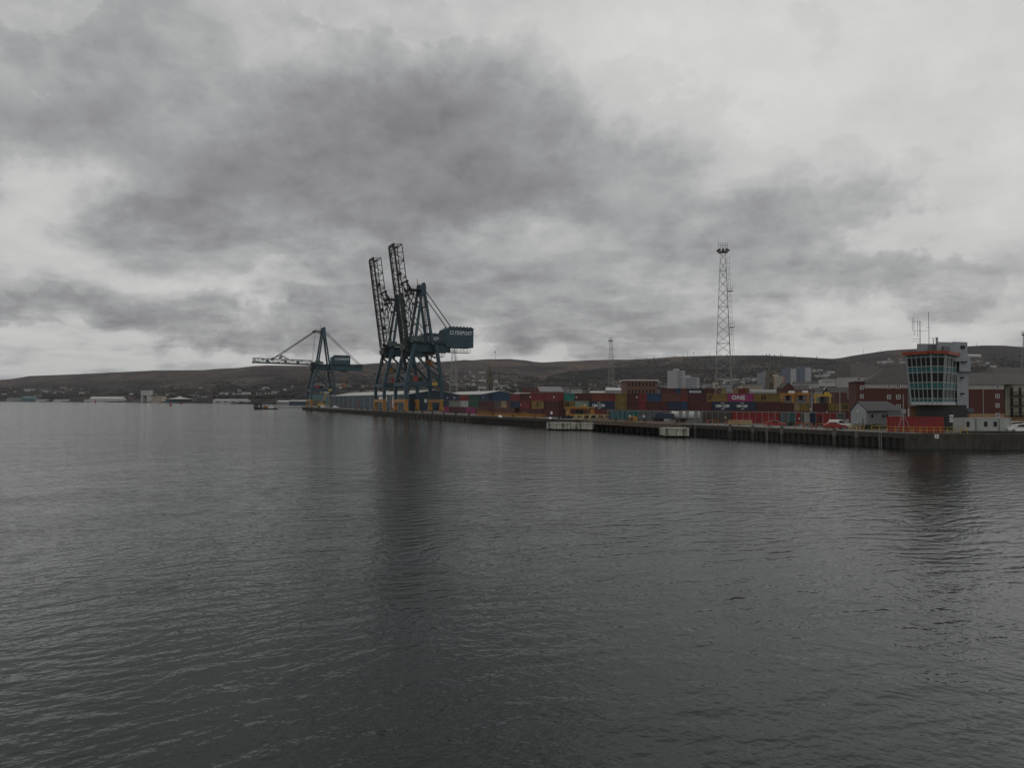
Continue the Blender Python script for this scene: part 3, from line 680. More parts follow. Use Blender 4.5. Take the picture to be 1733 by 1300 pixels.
row(PD, PD2, [
 [(1031, 1056, 'teal'), (1056.5, 1073, 'teal', ('DOT', .2, .3)), (1073.3, 1079, 'turquoise'), (1080, 1096, 'slate grey', ('DOT', .2, .35)), (1096.5, 1112, 'slate grey'),
  (1190, 1214, 'rusty grey'), (1214.5, 1237, 'rusty grey', ('DOT', .2, .25)), (1238, 1278, 'bright red'), (1278.5, 1318, 'bright red'), (1320, 1336, 'slate grey'), (1336.3, 1347, 'teal'), (1347.3, 1355, 'bright red', ('DOT', .4, .2)), (1355.5, 1361, 'slate grey'), (1361.5, 1370, 'white'), (1370.5, 1380.5, 'navy'), (1381, 1415, 'bright red', ('BADGE', -.75, 1.2)), (1415.5, 1428, 'slate grey')]],
 2.95, 'row behind the quay fence')
# empties to the left between the crane legs
PH, PH2 = gx(706, 432, 0), gx(752, 400, 0)
row(PH, PH2, [[(706, 720, 'navy'), (721, 729, 'white'), (730, 742, 'bright red', ('T', 'K', 1.4, 0)), (742.5, 752, 'pink')], [(721, 731, 'bright red')]], 2.7, 'between the nearest crane legs')
# red store container by the control tower
container(gx(1501, 133.5), gx(1596, 128.5), QZ + .12, 2.85, 'bright red', 'large bright red container in front of the control tower base', group=None)
# mural on the slate-grey container: small painted gable shape
# ------------------------------------------------------------------ tank containers
tk = None
for i, (a, b) in enumerate(((1137, 1155), (1156, 1166.5), (1167, 1181), (1182.5, 1190))):
    pa, pb = on_line(a, PD, PD2), on_line(b, PD, PD2); v = pb - pa; L = v.length - .3; c = (pa + pb) / 2; rz = math.atan2(v.y, v.x)
    e = empty('tank_container', (c.x, c.y + 1.3, QZ + .5), rz, ['white tank container, widest, left of the white tank group', 'white tank container, second from the left of the tank group', 'white tank container with pale middle, third from the left', 'narrow white tank container at the right end of the tank group'][i], 'tank container', 'white tank containers behind the quay fence')
    m = MB(); m.tube((-L / 2 + .2, 0, 1.3), (L / 2 - .2, 0, 1.3), 1.12, n=16); m.build('tank', mat('tank_white', (.5, .52, .5), .5, .12, .7, streak=.3), e)
    m = MB()
    for x in (-L / 2, L / 2):
        for y in (-1.15, 1.15): m.bar((x, y, -.5), (x, y, 2.6), .18)
        for z in (0.02, 2.5): m.bar((x, -1.15, z), (x, 1.15, z), .16)
    for y in (-1.15, 1.15): m.bar((-L / 2, y, .02), (L / 2, y, .02), .18)
    m.build('frame', M_galv, e)
e = empty('flatbed_trailer', on_line(1123, PD, PD2) + Vector((0, 0, QZ)), math.atan2((PD2 - PD).y, (PD2 - PD).x), 'dark flatbed trailer loaded with navy sheeting left of the white tanks', 'trailer')
m = MB(); m.box(-3, 7, -1.2, 1.2, .9, 1.15); m.build('deck', M_grime, e)
m = MB(); m.prism([(-2, 1.15), (3.2, 1.15), (3.0, 2.3), (-1, 2.6), (-2, 2.0)], -1.1, 1.1); m.build('load', cmat('navy'), e)
for x in (-2, -.8, 5.5): m = MB(); m.tube((x, -1.2, .5), (x, 1.2, .5), .5, n=12); m.build('wheel', M_blk, e)

# ------------------------------------------------------------------ lattice light masts
def lattice_mast(loc, Ht, label, rz=.16, b0=6.9, t0=1.9, group='lattice floodlight masts', n=18, k=1.0):
    e = empty('light_mast', loc, rz, label, 'light mast', group)
    m = MB(); c = [(-1, -1), (1, -1), (1, 1), (-1, 1)]
    def P(i, f): w = (b0 + (t0 - b0) * f) / 2; return Vector((c[i % 4][0] * w, c[i % 4][1] * w, Ht * f))
    for i in range(4): m.bar(P(i, 0), P(i, 1), .34 * k, w2=.22 * k)
    m.build('mast_legs', M_galv, e)
    m = MB()
    fs = [1 - (1 - j / n) ** 1.0 for j in range(n + 1)]
    for j in range(n):
        for i in range(4):
            m.bar(P(i, fs[j]), P(i + 1, fs[j + 1]), .13 * k); m.bar(P(i + 1, fs[j]), P(i, fs[j + 1]), .13 * k)
            if j % 4 == 0: m.bar(P(i, fs[j]), P(i + 1, fs[j]), .2 * k)
    m.build('bracing', M_galv, e)
    m = MB(); w = 1.75
    m.box(-w, w, -w, w, Ht, Ht + .3)
    for i in range(4):
        a = Vector((c[i][0] * w, c[i][1] * w, Ht)); b = Vector((c[(i + 1) % 4][0] * w, c[(i + 1) % 4][1] * w, Ht))
        for z in (1.2, 2.2, 3.2): m.bar(a + Vector((0, 0, z)), b + Vector((0, 0, z)), .11 * k)
        for q in range(4): p = a.lerp(b, q / 4); m.bar(p, p + Vector((0, 0, 3.3)), .11 * k)
    m.bar((-w, -w, Ht + 3), (-w, -w, Ht + 6), .1 * k); m.build('platform', M_galv, e)
    for q in range(8):
        a = q * math.pi / 4; m = MB(); p = Vector((math.cos(a) * w, math.sin(a) * w, Ht + .9)); p2 = p + Vector((math.cos(a) * .5, math.sin(a) * .5, -.4))
        m.bar(p, p2, .8, .7); m.build('floodlight', M_grime, e)
    m = MB()
    m.bar((b0 / 2 + .9, 0, 0), (t0 / 2 + .7, 0, Ht - 2), .12 * k); m.bar((b0 / 2 + 1.6, 0, 0), (t0 / 2 + 1.3, 0, Ht - 2), .12 * k)
    for j in range(30): f = j / 30; x = b0 / 2 + .9 + (t0 - b0) / 2 * f; m.bar((x - .9, 0, Ht * f), (x + .7, 0, Ht * f), .1 * k)
    for f in (.32, .54, .76): x = b0 / 2 + (t0 - b0) / 2 * f; m.box(x, x + 2, -.7, .7, Ht * f, Ht * f + .2); m.bar((x + 2, 0, Ht * f), (x + 2, 0, Ht * f + 2.4), .1); m.bar((x, .7, Ht * f + 1.4), (x + 2, .7, Ht * f + 1.4), .1)
    m.build('ladder', M_galv, e)
    return e
p = gx(1224.5, 272, QZ); lattice_mast(p, zat(1224, 427, 272) - QZ, 'tall lattice floodlight mast standing alone behind the long container stack', rz=-.27, k=.7)
p = gx(1033.5, 690, QZ); lattice_mast(p, zat(1033, 578, 690) - QZ, 'distant lattice floodlight mast above the brown brick warehouse area', rz=-.13, k=1.15)
p = gx(767, 600, QZ); lattice_mast(p, 52, 'lattice floodlight mast seen below the nearest crane house', k=1.1)
p = gx(1737.5, 560, QZ); lattice_mast(p, zat(1733, 568, 560) - QZ, 'lattice floodlight mast cut by the right edge of the photo', k=1.4)
# ------------------------------------------------------------------ control tower
def build_tower():
    O = gx(1590, 139, QZ); e = empty('control_tower', O, 0, 'grey harbour control tower with teal and dark glass front flaring outward under an orange fascia', 'control tower')
    def L(px, D, z=None, py=640): p = gx(px, D, None, py); p.z = z if z is not None else p.z; return p - O
    zt, zb = 17.45, 7.75
    top = [(1534.5, 139.8), (1575, 135.2), (1598, 135.6), (1624.5, 144.5)]
    bot = [(1543, 140.2), (1578.3, 136.6), (1594.5, 136.9), (1619, 144.2)]
    T_ = [L(a, b, zt, 601) for a, b in top]; B_ = [L(a, b, zb, 685) for a, b in bot]
    def fp(i, u, z): # point on face i at fraction u and height z
        f = (z - zb) / (zt - zb); a = B_[i].lerp(T_[i], f); b = B_[i + 1].lerp(T_[i + 1], f); return a.lerp(b, u)
    def nrm(i): d = (T_[i + 1] - T_[i]); return Vector((d.y, -d.x, 0)).normalized()
    rows = [(zb, 8.25, 'band'), (8.3, 8.98, 'teal'), (8.98, 10.85, 'dark'), (10.85, 12.1, 'teal'), (12.1, 14.0, 'dark'), (14.0, 15.15, 'teal'), (15.15, 16.95, 'dark'), (16.95, zt, 'teal')]
    ncol = [5, 2, 4]
    for i in range(3):
        n = nrm(i)
        for (z0, z1, k) in rows:
            m = MB(); a, b, c, d = fp(i, 0, z0), fp(i, 1, z0), fp(i, 1, z1), fp(i, 0, z1)
            o = n * (.12 if k == 'band' else 0)
            m.hexa([a + o, b + o, b - n * .25, a - n * .25], [d + o, c + o, c - n * .25, d - n * .25])
            m.build({'band': 'sill_band', 'teal': 'teal_panel', 'dark': 'window'}[k], {'band': mat('sill_white', (.50, .52, .52), .6, .1, 1.2, dirt=(.05, .05, .05, .6)), 'teal': M_teal, 'dark': M_glass}[k], e)
        m = MB()
        for k in range(ncol[i] + 1):
            u = k / ncol[i]; a, b = fp(i, u, 8.2), fp(i, u, zt)
            w = .22 if k in (0, ncol[i]) else .11
            m.bar(a + n * .06, b + n * .06, w, .13)
        for z in (8.3, 8.98, 10.85, 12.1, 14.0, 15.15, 16.95): m.bar(fp(i, 0, z) + n * .08, fp(i, 1, z) + n * .08, .13, .13)
        m.build('mullions', mat('mullion', (.30, .34, .34), .5, .08), e)
    # blinds seen in a few windows
    # core body behind the glass
    back = [L(1623, 150, 0), L(1545, 150, 0)]
    m = MB(); bb = [p.copy() for p in B_]; tt = [p.copy() for p in T_]
    k = [0, 0]
    sh = Vector((0, .5, 0))
    vs = [p + sh for p in bb] + [Vector((back[0].x, back[0].y, zb - QZ)), Vector((back[1].x, back[1].y, zb - QZ))] + [p + sh for p in tt] + [Vector((back[0].x, back[0].y, zt - QZ)), Vector((back[1].x - .8, back[1].y, zt - QZ))]
    n = 6
    m.add(vs, [tuple(range(n - 1, -1, -1)), tuple(range(n, 2 * n))] + [(q, (q + 1) % n, n + (q + 1) % n, n + q) for q in range(n)])
    m.build('upper_storeys', M_grey, e)
    # orange fascia
    m = MB()
    for i in range(3):
        n0 = nrm(max(0, i - 1) if i else 0); a, b = T_[i], T_[i + 1]; n_ = nrm(i)
        ea = a + (a - b).normalized() * (.45 if i == 0 else 0) ; ebb = b + (b - a).normalized() * (.45 if i == 2 else 0)
        m.hexa([ea + n_ * .7 + Vector((0, 0, .0)), ebb + n_ * .7, ebb - n_ * .2, ea - n_ * .2], [p + Vector((0, 0, .62)) for p in (ea + n_ * .78, ebb + n_ * .78, ebb - n_ * .2, ea - n_ * .2)])
    for i in (1, 2):
        n_ = (nrm(i - 1) + nrm(i)).normalized(); m.bar(T_[i] + n_ * .6 + Vector((0, 0, .002)), T_[i] + n_ * .64 + Vector((0, 0, .615)), .34, .34)
    m.build('fascia', M_orangeroof, e)
    m = MB(); zr = zt + .45
    m.slab([(p.x, p.y) for p in (T_[0] + Vector((0, .2, 0)), T_[1] + Vector((0, .2, 0)), T_[2] + Vector((0, .2, 0)), T_[3], back[0], back[1])], zt - QZ + .02, zt - QZ + .5); m.build('roof', M_slate, e)
    # roof plant rooms
    def block(name, x0, x1, D, dep, z0, z1, mt=M_grey, yaw=0.0, py=600):
        a, b = L(x0, D, 0, py), L(x1, D + yaw, 0, py); v = (b - a).normalized(); na = Vector((a.x + O.x, a.y + O.y, 0)).normalized() * dep; nb = Vector((b.x + O.x, b.y + O.y, 0)).normalized() * dep
        m = MB(); m.slab([(p.x, p.y) for p in (a, b, b + nb, a + na)], z0, z1); return m.build(name, mt, e)
    ztp = lambda py, D: zat(1600, py, D) - QZ
    zt -= QZ; zb -= QZ
    for nm in (): pass
    b1 = block('plant_room', 1552, 1586, 140.5, 6, zt + .4, ztp(582, 140.5) )
    b2 = block('plant_room', 1586.3, 1614, 139, 8, zt + .4, ztp(578.6, 139), yaw=1.2)
    b3 = block('plant_room', 1612, 1637.5, 141, 7, zt - 1.0, ztp(578.2, 141), yaw=1.5)
    m = MB(); a = L(1628, 142, 0); z = ztp(587, 141); m.box(a.x - .35, a.x + .55, a.y - .25, a.y + .1, z - .3, z + .3); m.build('vent', M_blk, b3)
    m = MB(); a = L(1597, 139, 0); m.box(a.x, a.x + 1.25, a.y - .2, a.y + .6, zt + .5, ztp(586, 139)); m.build('door', mat('tower_grey_dark', (.15, .16, .17), .7, .1), b2)
    # darker grey panel on plant room
    m = MB(); a = L(1571, 140.4, 0); m.box(a.x, a.x + 1.3, a.y - .06, a.y, zt + .5, ztp(583.5, 140)); m.build('louvre', mat('tower_grey_dark', (.15, .16, .17), .7, .1), b1)
    # stair tower on the right
    s1 = block('stair_tower', 1619.5, 1639, 143.3, 6, 4.4, ztp(603, 143), yaw=1.8, py=650)
    s2 = block('stair_head', 1623.5, 1642.5, 142.2, 7, ztp(628.5, 142), ztp(601.5, 142), yaw=1.8, py=615)
    for (px, py) in ((1632, 612.5), ): 
        a = L(px, 142.6, 0, 615); z = ztp(py, 142.6); m = MB(); m.box(a.x - .4, a.x + .4, a.y - .25, a.y + .3, z - .2, z + .2); m.build('window', M_glass, s2)
    for (px, py) in ((1628, 640), (1628, 667)):
        a = L(px, 144, 0, 650); z = ztp(py, 144); m = MB(); m.box(a.x - .42, a.x + .32, a.y - .3, a.y + .3, z - .22, z + .22); w = m.build('window', M_glass, s1)
        m = MB(); m.box(a.x - .46, a.x + .36, a.y - .42, a.y - .1, z - .32, z - .22); m.build('sill', M_white, w)
    # black base storey and ground-floor annex
    c = block('base_storey', 1551.5, 1636, 138.5, 10, 0, zb - .02, M_blackwall, yaw=5.5, py=700)
    m = MB(); a = L(1608, 141.2, 0, 700)
    for zz in (ztp(704, 141), ztp(709, 141), ztp(713, 141)): m.box(a.x - .45, a.x + .3, a.y - .55, a.y - .3, zz - .18, zz + .18)
    m.build('notice', M_white, c)
    block('annex', 1539, 1552, 142, 6, 0, 4.9, M_buff, yaw=0, py=700)
    block('balcony', 1637, 1648, 146, 4, 3.6, 4.3, M_shed, yaw=1, py=690)
    # aerials
    def aer(px, D, ytop, ybot, nm, arms, w=.09):
        m = MB(); a = L(px, D, 0, 560); z0, z1 = zt + .5, ztp(ytop, D); m.bar((a.x, a.y, z0), (a.x, a.y, z1), w)
        for (dx0, dx1, py) in arms: z = ztp(py, D); m.bar((a.x + dx0, a.y, z), (a.x + dx1, a.y, z), .055)
        return m.build(nm, M_galv, e)
    s = 140 / F
    A = aer(1557, 140, 543, 580, 'aerial_mast', [(-13 * s, .2, 544.5), (-11 * s, 13 * s, 560), (-13 * s, 0, 574), (-14 * s, 0, 578.5), (-5 * s, 0, 547.5)], .10)
    m = MB(); a = L(1557, 140, 0, 560)
    for (dx, y0, y1) in ((-10, 536, 568), (-13, 537, 560), (-4, 540, 570)): m.bar((a.x + dx * s, a.y, ztp(y1, 140)), (a.x + dx * s, a.y, ztp(y0, 140)), .05)
    m.build('whip_aerials', M_galv, A)
    aer(1572, 140.5, 528, 580, 'aerial_mast', [(-6 * s, 5 * s, 554.5)], .08)
    aer(1579.5, 141, 572.5, 580, 'roof_bracket', [(-5 * s, 5 * s, 572.5)], .1)
    m = MB(); a = L(1585.5, 140, 0, 575); m.bar((a.x, a.y, zt + .5), (a.x, a.y, ztp(571, 140)), .3); m.build('roof_post', M_galv, e)
build_tower()

# ------------------------------------------------------------------ generic buildings
def bld(name, px0, px1, D, z0, z1, label, cat, wall, dep=12, yaw=0.0, group=None, py=680):
    """box building whose front runs from column px0 (depth D) to px1 (depth D+yaw). Returns (empty, width, depth); local x along the front, y away."""
    a, b = gx(px0, D, 0, py), gx(px1, D + yaw, 0, py); v = b - a; w = v.length; rz = math.atan2(v.y, v.x)
    e = empty(name, (a.x, a.y, z0), rz, label, cat, group)
    m = MB(); m.box(0, w, 0, dep, -2 if (D > 620 and name != 'shore_tower') else 0, z1 - z0); m.build('wall', wall, e)
    return e, w, dep, z1 - z0
def hip(e, x0, x1, y0, y1, z, h, mt, inset=None, name='roof', ov=.4):
    x0 -= ov; x1 += ov; y0 -= ov; y1 += ov; i = min(inset if inset is not None else 1e9, (x1 - x0) / 2 - .15, (y1 - y0) / 2); ym = (y0 + y1) / 2
    m = MB(); m.add([(x0, y0, z), (x1, y0, z), (x1, y1, z), (x0, y1, z), (x0 + i, ym, z + h), (x1 - i, ym, z + h)],
                    [(0, 1, 5, 4), (1, 2, 5), (2, 3, 4, 5), (3, 0, 4), (3, 2, 1, 0)]); return m.build(name, mt, e)
def gable_y(e, x0, x1, y0, y1, z, h, mt, name='roof', ov=.3, wallm=None):   # ridge runs away from the viewer
    xm = (x0 + x1) / 2; m = MB(); t = .25
    for (xa, xb) in ((x0 - ov, xm), (x1 + ov, xm)):
        za = z - ov * h / (xm - x0)
        m.add([(xa, y0 - ov, za), (xb, y0 - ov, z + h), (xb, y1, z + h), (xa, y1, za), (xa, y0 - ov, za + t), (xb, y0 - ov, z + h + t), (xb, y1, z + h + t), (xa, y1, za + t)],
              [(0, 1, 2, 3), (7, 6, 5, 4), (0, 4, 5, 1), (3, 2, 6, 7), (0, 3, 7, 4)])
    r = m.build(name, mt, e)
    if wallm:
        g = MB(); g.prism([(x0, z), (x1, z), (xm, z + h - .02)], y0 + .02, y0 + .4); g.build('gable_wall', wallm, e)
    return r
def gable_x(e, x0, x1, y0, y1, z, h, mt, ov=.3, name='roof', wallm=None):   # ridge parallel to the front
    ym = (y0 + y1) / 2; m = MB(); t = .2
    m.add([(x0 - ov, y0 - ov, z - .1), (x1 + ov, y0 - ov, z - .1), (x1 + ov, ym, z + h), (x0 - ov, ym, z + h), (x1 + ov, y1 + ov, z - .1), (x0 - ov, y1 + ov, z - .1)],
          [(0, 1, 2, 3), (3, 2, 4, 5)])
    m.add([(x0, y0, z), (x0, y1, z), (x0, ym, z + h - .1)], [(0, 1, 2)]); m.add([(x1, y0, z), (x1, y1, z), (x1, ym, z + h - .1)], [(2, 1, 0)])
    return m.build(name, mt, e)
def windows(e, x0, x1, nx, zs, w, h, frame=None, y=0, glass=None, bars=False):
    for z in zs:
        for k in range(nx):
            x = x0 + (x1 - x0) * (k + .5) / nx
            if frame:
                m = MB(); m.box(x - w / 2 - .06, x + w / 2 + .06, y - .10, y - .01, z - h / 2 - .06, z + h / 2 + .06); f = m.build('window', frame, e)
                m = MB()
                if bars:
                    for (a, b) in ((-1, 0), (0, 1)):
                        for (c_, d_) in ((-1, 0), (0, 1)): m.box(x + a * w / 2 + .05 * (1 if a < 0 else 1), x + b * w / 2 - .05, y - .13, y - .05, z + c_ * h / 2 + .05, z + d_ * h / 2 - .05)
                else: m.box(x - w / 2, x + w / 2, y - .13, y - .05, z - h / 2, z + h / 2)
                m.build('pane', glass or M_glass, f)
            else:
                m = MB(); m.box(x - w / 2, x + w / 2, y - .04, y + .1, z - h / 2, z + h / 2); m.build('window', glass or M_glass, e)

# quayside warehouses (long side walls along the quay, gables facing the camera)
def shed(x0px, D, width, length, eave, apex, label, wallg, walls, doors=0, drop=0.0):
    o = gx(x0px, D, QZ); e = empty('warehouse', o, TH2, label, 'warehouse', None)
    h = eave - QZ; hr = apex - eave
    m = MB(); m.box(0, width, 0, length, 0, h); m.build('wall', walls, e)
    m = MB(); m.prism([(0, 0), (width, 0), (width, h), (width / 2, h + hr - .05), (0, h)], -.25, -.02); m.build('gable_wall', wallg, e)
    gable_y(e, 0, width, -.3, length, h, hr, M_roofp, ov=.5)
    m = MB(); k = 0
    while k < length - 6:
        m.box(-.09, -.02, k + 4, k + 4.5, 0, h - .3); k += 16
    m.build('downpipe', M_roofp, e)
    for j in range(doors):
        m = MB(); y = 30 + j * 42; m.box(-.12, -.015, y, y + 5, 0, 5.5); m.build('door', cmat('red') if j % 2 == 0 else M_glass, e)
    m = MB()
    for j in range(int(length / 22)): m.box(width / 2 - .6, width / 2 + .6, 8 + j * 22, 9.4 + j * 22, h + hr, h + hr + .9)
    m.build('ridge_vents', M_roofp, e); return e, h
s1, hh = shed(692, 400, 30.5, 212, 11.7, 14.3, 'long grey blue dockside warehouse with pale roof behind the crane legs', M_shedg, M_shed, 4)
m = MB(); m.box(-.16, -.03, 22, 32, 1.5, 8.2); pst = m.build('poster', M_white, s1)
m = MB(); m.bar((-.2, 23, 2.5), (-.2, 31, 7.5), .05, 1.1); m.bar((-.22, 31, 2.5), (-.22, 23, 7.5), .05, 1.1); m.build('poster_cross', mat('poster_grey', (.2, .22, .26)), pst)
m = MB(); m.box(-.16, -.03, 44, 62, 5.2, 8.2); m.build('sign_board', M_white, s1)
m = MB(); m.box(9, 10.4, -.36, -.2, 4.6, 6.6); m.build('lamp', M_white, s1)
s2, hh = shed(811, 400, 25.5, 62, 11.6, 13.9, 'blue gabled dockside warehouse behind the coloured container stack', mat('gable_blue', (.016, .045, .085), .6, .12, .2), M_shed)

# brown brick warehouse with two rows of tall windows
e, w, dp, h = bld('brick_warehouse', 1058.5, 1112, 452, QZ, zat(1085, 644.5, 452), 'large brown brick warehouse with white cornice behind the container stacks', 'warehouse', M_brick2, 18)
m = MB(); m.box(-.9, w + .9, -.9, 19, h, h + .5); m.build('cornice', M_white, e)
windows(e, 1.2, w - 1, 8, (h - 2.4, h - 6.8), .95, 2.4)
m = MB()
for k in range(9): x = 1.2 + (w - 2.2) * k / 8; m.box(x - .22, x + .22, -.15, 0, 0, h)
m.build('pilasters', M_brick2, e)
m = MB(); m.box(w * .46, w * .72, 4, 10, h + .5, h + 1.6); m.build('roof_house', M_brick2, e)
e, w, dp, h = bld('gabled_hall', 883, 958, 520, QZ, zat(920, 663, 520), 'long hall with grey roof and three small brick gables behind the maroon containers', 'hall', M_brick2, 22)
m = MB()
for k in range(3): x = 2.5 + k * 4.2; m.prism([(x - 1.9, h), (x + 1.9, h), (x, h + 3.6)], -.2, 8)
m.build('gables', mat('gable_red', (.13, .045, .035), .9, .2), e)
m = MB(); m.add([(13, -.4, h - .1), (w - 1, -.4, h - .1), (w - 3.4, 11, h + 3.9), (12, 11, h + 3.9), (w, 22, h), (13, 22, h)], [(0, 1, 2, 3), (3, 2, 4, 5), (1, 4, 2), (0, 3, 5)]); m.build('roof', mat('grey_sheet_roof', (.17, .165, .165), .8, .1, .2), e)
m = MB(); m.box(-4, -3.8, -1, -.8, 0, h + 6); m.build('flagpole', M_galv, e)

# tower blocks
def block_tower(px0, px1, y0, y1, D, label, wall, nx=4, edge=None, group='far tower blocks', yaw=6, panel=None):
    z1 = zat((px0 + px1) / 2, y0, D); zb = zat((px0 + px1) / 2, y1, D) - 6
    e, w, dp, h = bld('tower_block', px0, px1, D, zb, z1, label, 'tower block', wall, 14, yaw, group)
    nz = max(4, int((z1 - zb) / 3.1)); zs = [h - 2.2 - 3.1 * k for k in range(nz - 1)]
    gm = mat('far_window', (.10, .11, .12), .4, .2)
    for z in zs:
        m = MB()
        for k in range(nx): x = w * (.16 + .68 * (k + .5) / nx); m.box(x - w * .045, x + w * .045, -.12, .1, z - .65, z + .65)
        m.build('window', gm, e)
    if edge:
        m = MB(); m.box(-.05, w * .12, -.2, 14, 0, h + .1); m.box(w * .88, w + .05, -.2, 14, 0, h + .1); m.build('side_panel', edge, e)
    if panel:
        m = MB(); m.box(w * panel[0], w * panel[1], -.3, -.02, 0, h - .5); m.build('centre_panel', panel[2], e)
    m = MB(); m.box(w * .3, w * .6, 3, 9, h, h + 2.2); m.build('lift_room', wall, e); return e
M_tw = mat('tower_white', (.36, .36, .375), .8, .08, .1); M_tb = mat('tower_slate_blue', (.12, .145, .19), .8, .1, .1); M_tc = mat('tower_cream', (.40, .34, .27), .8, .1, .1)
M_to = mat('tower_orange_edge', (.27, .13, .065), .8, .15, .1); M_tg = mat('tower_grey_far', (.22, .225, .24), .8, .1, .1)
block_tower(1142, 1159.5, 627, 660, 820, 'tall white tower block above the long container stack', M_tw, 4, panel=(.42, .58, M_tg))
block_tower(1152.5, 1184, 638.5, 660, 850, 'broad lower white tower block joined to the right of a taller white one', M_tw, 6)
block_tower(1294.5, 1305, 631, 664, 1020, 'slim grey tower block left of the cream one', M_tg, 3)
block_tower(1308, 1328, 636.5, 664, 980, 'cream tower block with orange brick edges', M_tc, 5, M_to)
block_tower(1329.5, 1348.5, 623.8, 648, 1500, 'left one of two slate blue and white tower blocks on the hillside', M_tb, 4, panel=(.45, .95, M_tw))
block_tower(1354.5, 1374, 621.5, 645, 1520, 'right one of two slate blue and white tower blocks on the hillside', M_tb, 4, panel=(.42, .92, M_tw))
# church towers
def spire(px, D, ybase, tiers, label, name='church_tower', group=None):
    """tiers: (y of top, half width bottom px, half width top px)"""
    zb = zat(px, ybase, D) - 4; o = gx(px, D, zb); e = empty(name, o, .4, label, 'church tower', group); s = D / F; z = 0; y = ybase
    for i, (yt, wb, wt) in enumerate(tiers):
        z1 = zat(px, yt, D) - zb; b = wb * s; t = wt * s; m = MB()
        m.hexa([(-b, -b, z), (b, -b, z), (b, b, z), (-b, b, z)], [(-t, -t, z1), (t, -t, z1), (t, t, z1), (-t, t, z1)])
        o_ = m.build(['tower', 'belfry', 'spire', 'finial'][min(i, 3)], M_stone, e)
        if i < 2:
            mm = MB()
            for q in (-.45, .45): mm.box(q * t - .12 * t, q * t + .12 * t, -b - .2, -t + .2, z + (z1 - z) * .35, z + (z1 - z) * .8); 
            mm.build('louvre', M_glass, o_)
            mm = MB(); mm.box(-t * 1.12, t * 1.12, -t * 1.12, t * 1.12, z1 - .4, z1 + .5)
            for (a, c) in ((-1, -1), (1, -1), (1, 1), (-1, 1)): mm.tube((a * t, c * t, z1), (a * t, c * t, z1 + 3.2), .5, .05, 5)
            mm.build('parapet', M_stone, o_)
        z = z1
    return e
spire(828.5, 900, 668, [(641.5, 4.9, 4.6), (629, 3.9, 3.4), (621, 2.4, 1.4), (616.5, .8, .1)], 'tall sandstone town hall tower rising behind the blue gabled warehouse', 'clock_tower')
spire(1424, 640, 662, [(638, 6.4, 6.2), (636.4, 4.2, 4.0), (618.5, 3.0, .1)], 'dark stone church tower with slender spire left of the brick flats')
spire(1302, 720, 664, [(642, 5.4, 4.6), (632, 4.2, 3.2), (619.5, 2.6, .2)], 'dark tapering church steeple in front of the grey tower block')

# brick flats either side of the control tower
def flats_left():
    D = 192; z1 = zat(1490, 649.5, D)
    e, w, dp, h = bld('brick_flats', 1463.5, 1536, D, QZ, z1, 'red brick flats with white top storey left of the control tower', 'flats', M_brick, 12, -3)
    m = MB(); m.box(-.06, w + .06, -.06, 12.06, h - 1.25, h - .02); m.build('white_storey', M_render, e)
    hip(e, 0, w + 9, 0, 14, h, 4.6, M_slate, 7)
    windows(e, 4.6, 7.2, 1, (h - .75, h - 3.6, h - 6.2), .8, 1.0, M_white, 0, bars=True); windows(e, w - 3.4, w - 1.0, 1, (h - .75, h - 3.6, h - 6.2, h - 8.6), .9, 1.05, M_white, 0, bars=True)
    e, w, dp, h = bld('brick_flats', 1449.5, 1463.3, D + .5, QZ, zat(1456, 646, D), 'narrow red brick stair tower beside the white topped flats', 'flats', M_brick, 10, -.5)
    windows(e, w * .38, w * .95, 1, (h - 1.6, h - 4.0), .75, 1.0, M_white, 0, bars=True)
    hip(e, 0, w, 0, 10, h, .5, M_slate)
    e, w, dp, h = bld('white_house', 1440, 1492, 420, QZ, zat(1466, 637.5, 420), 'white rendered house row with slate roof behind the brick flats', 'house', M_render, 12, 6)
    hip(e, 0, w + 12, 0, 20, h, 8.2, M_slate, 9); windows(e, 1, w - 1, 2, (h - 1.4,), 1.1, 1.2)
flats_left()
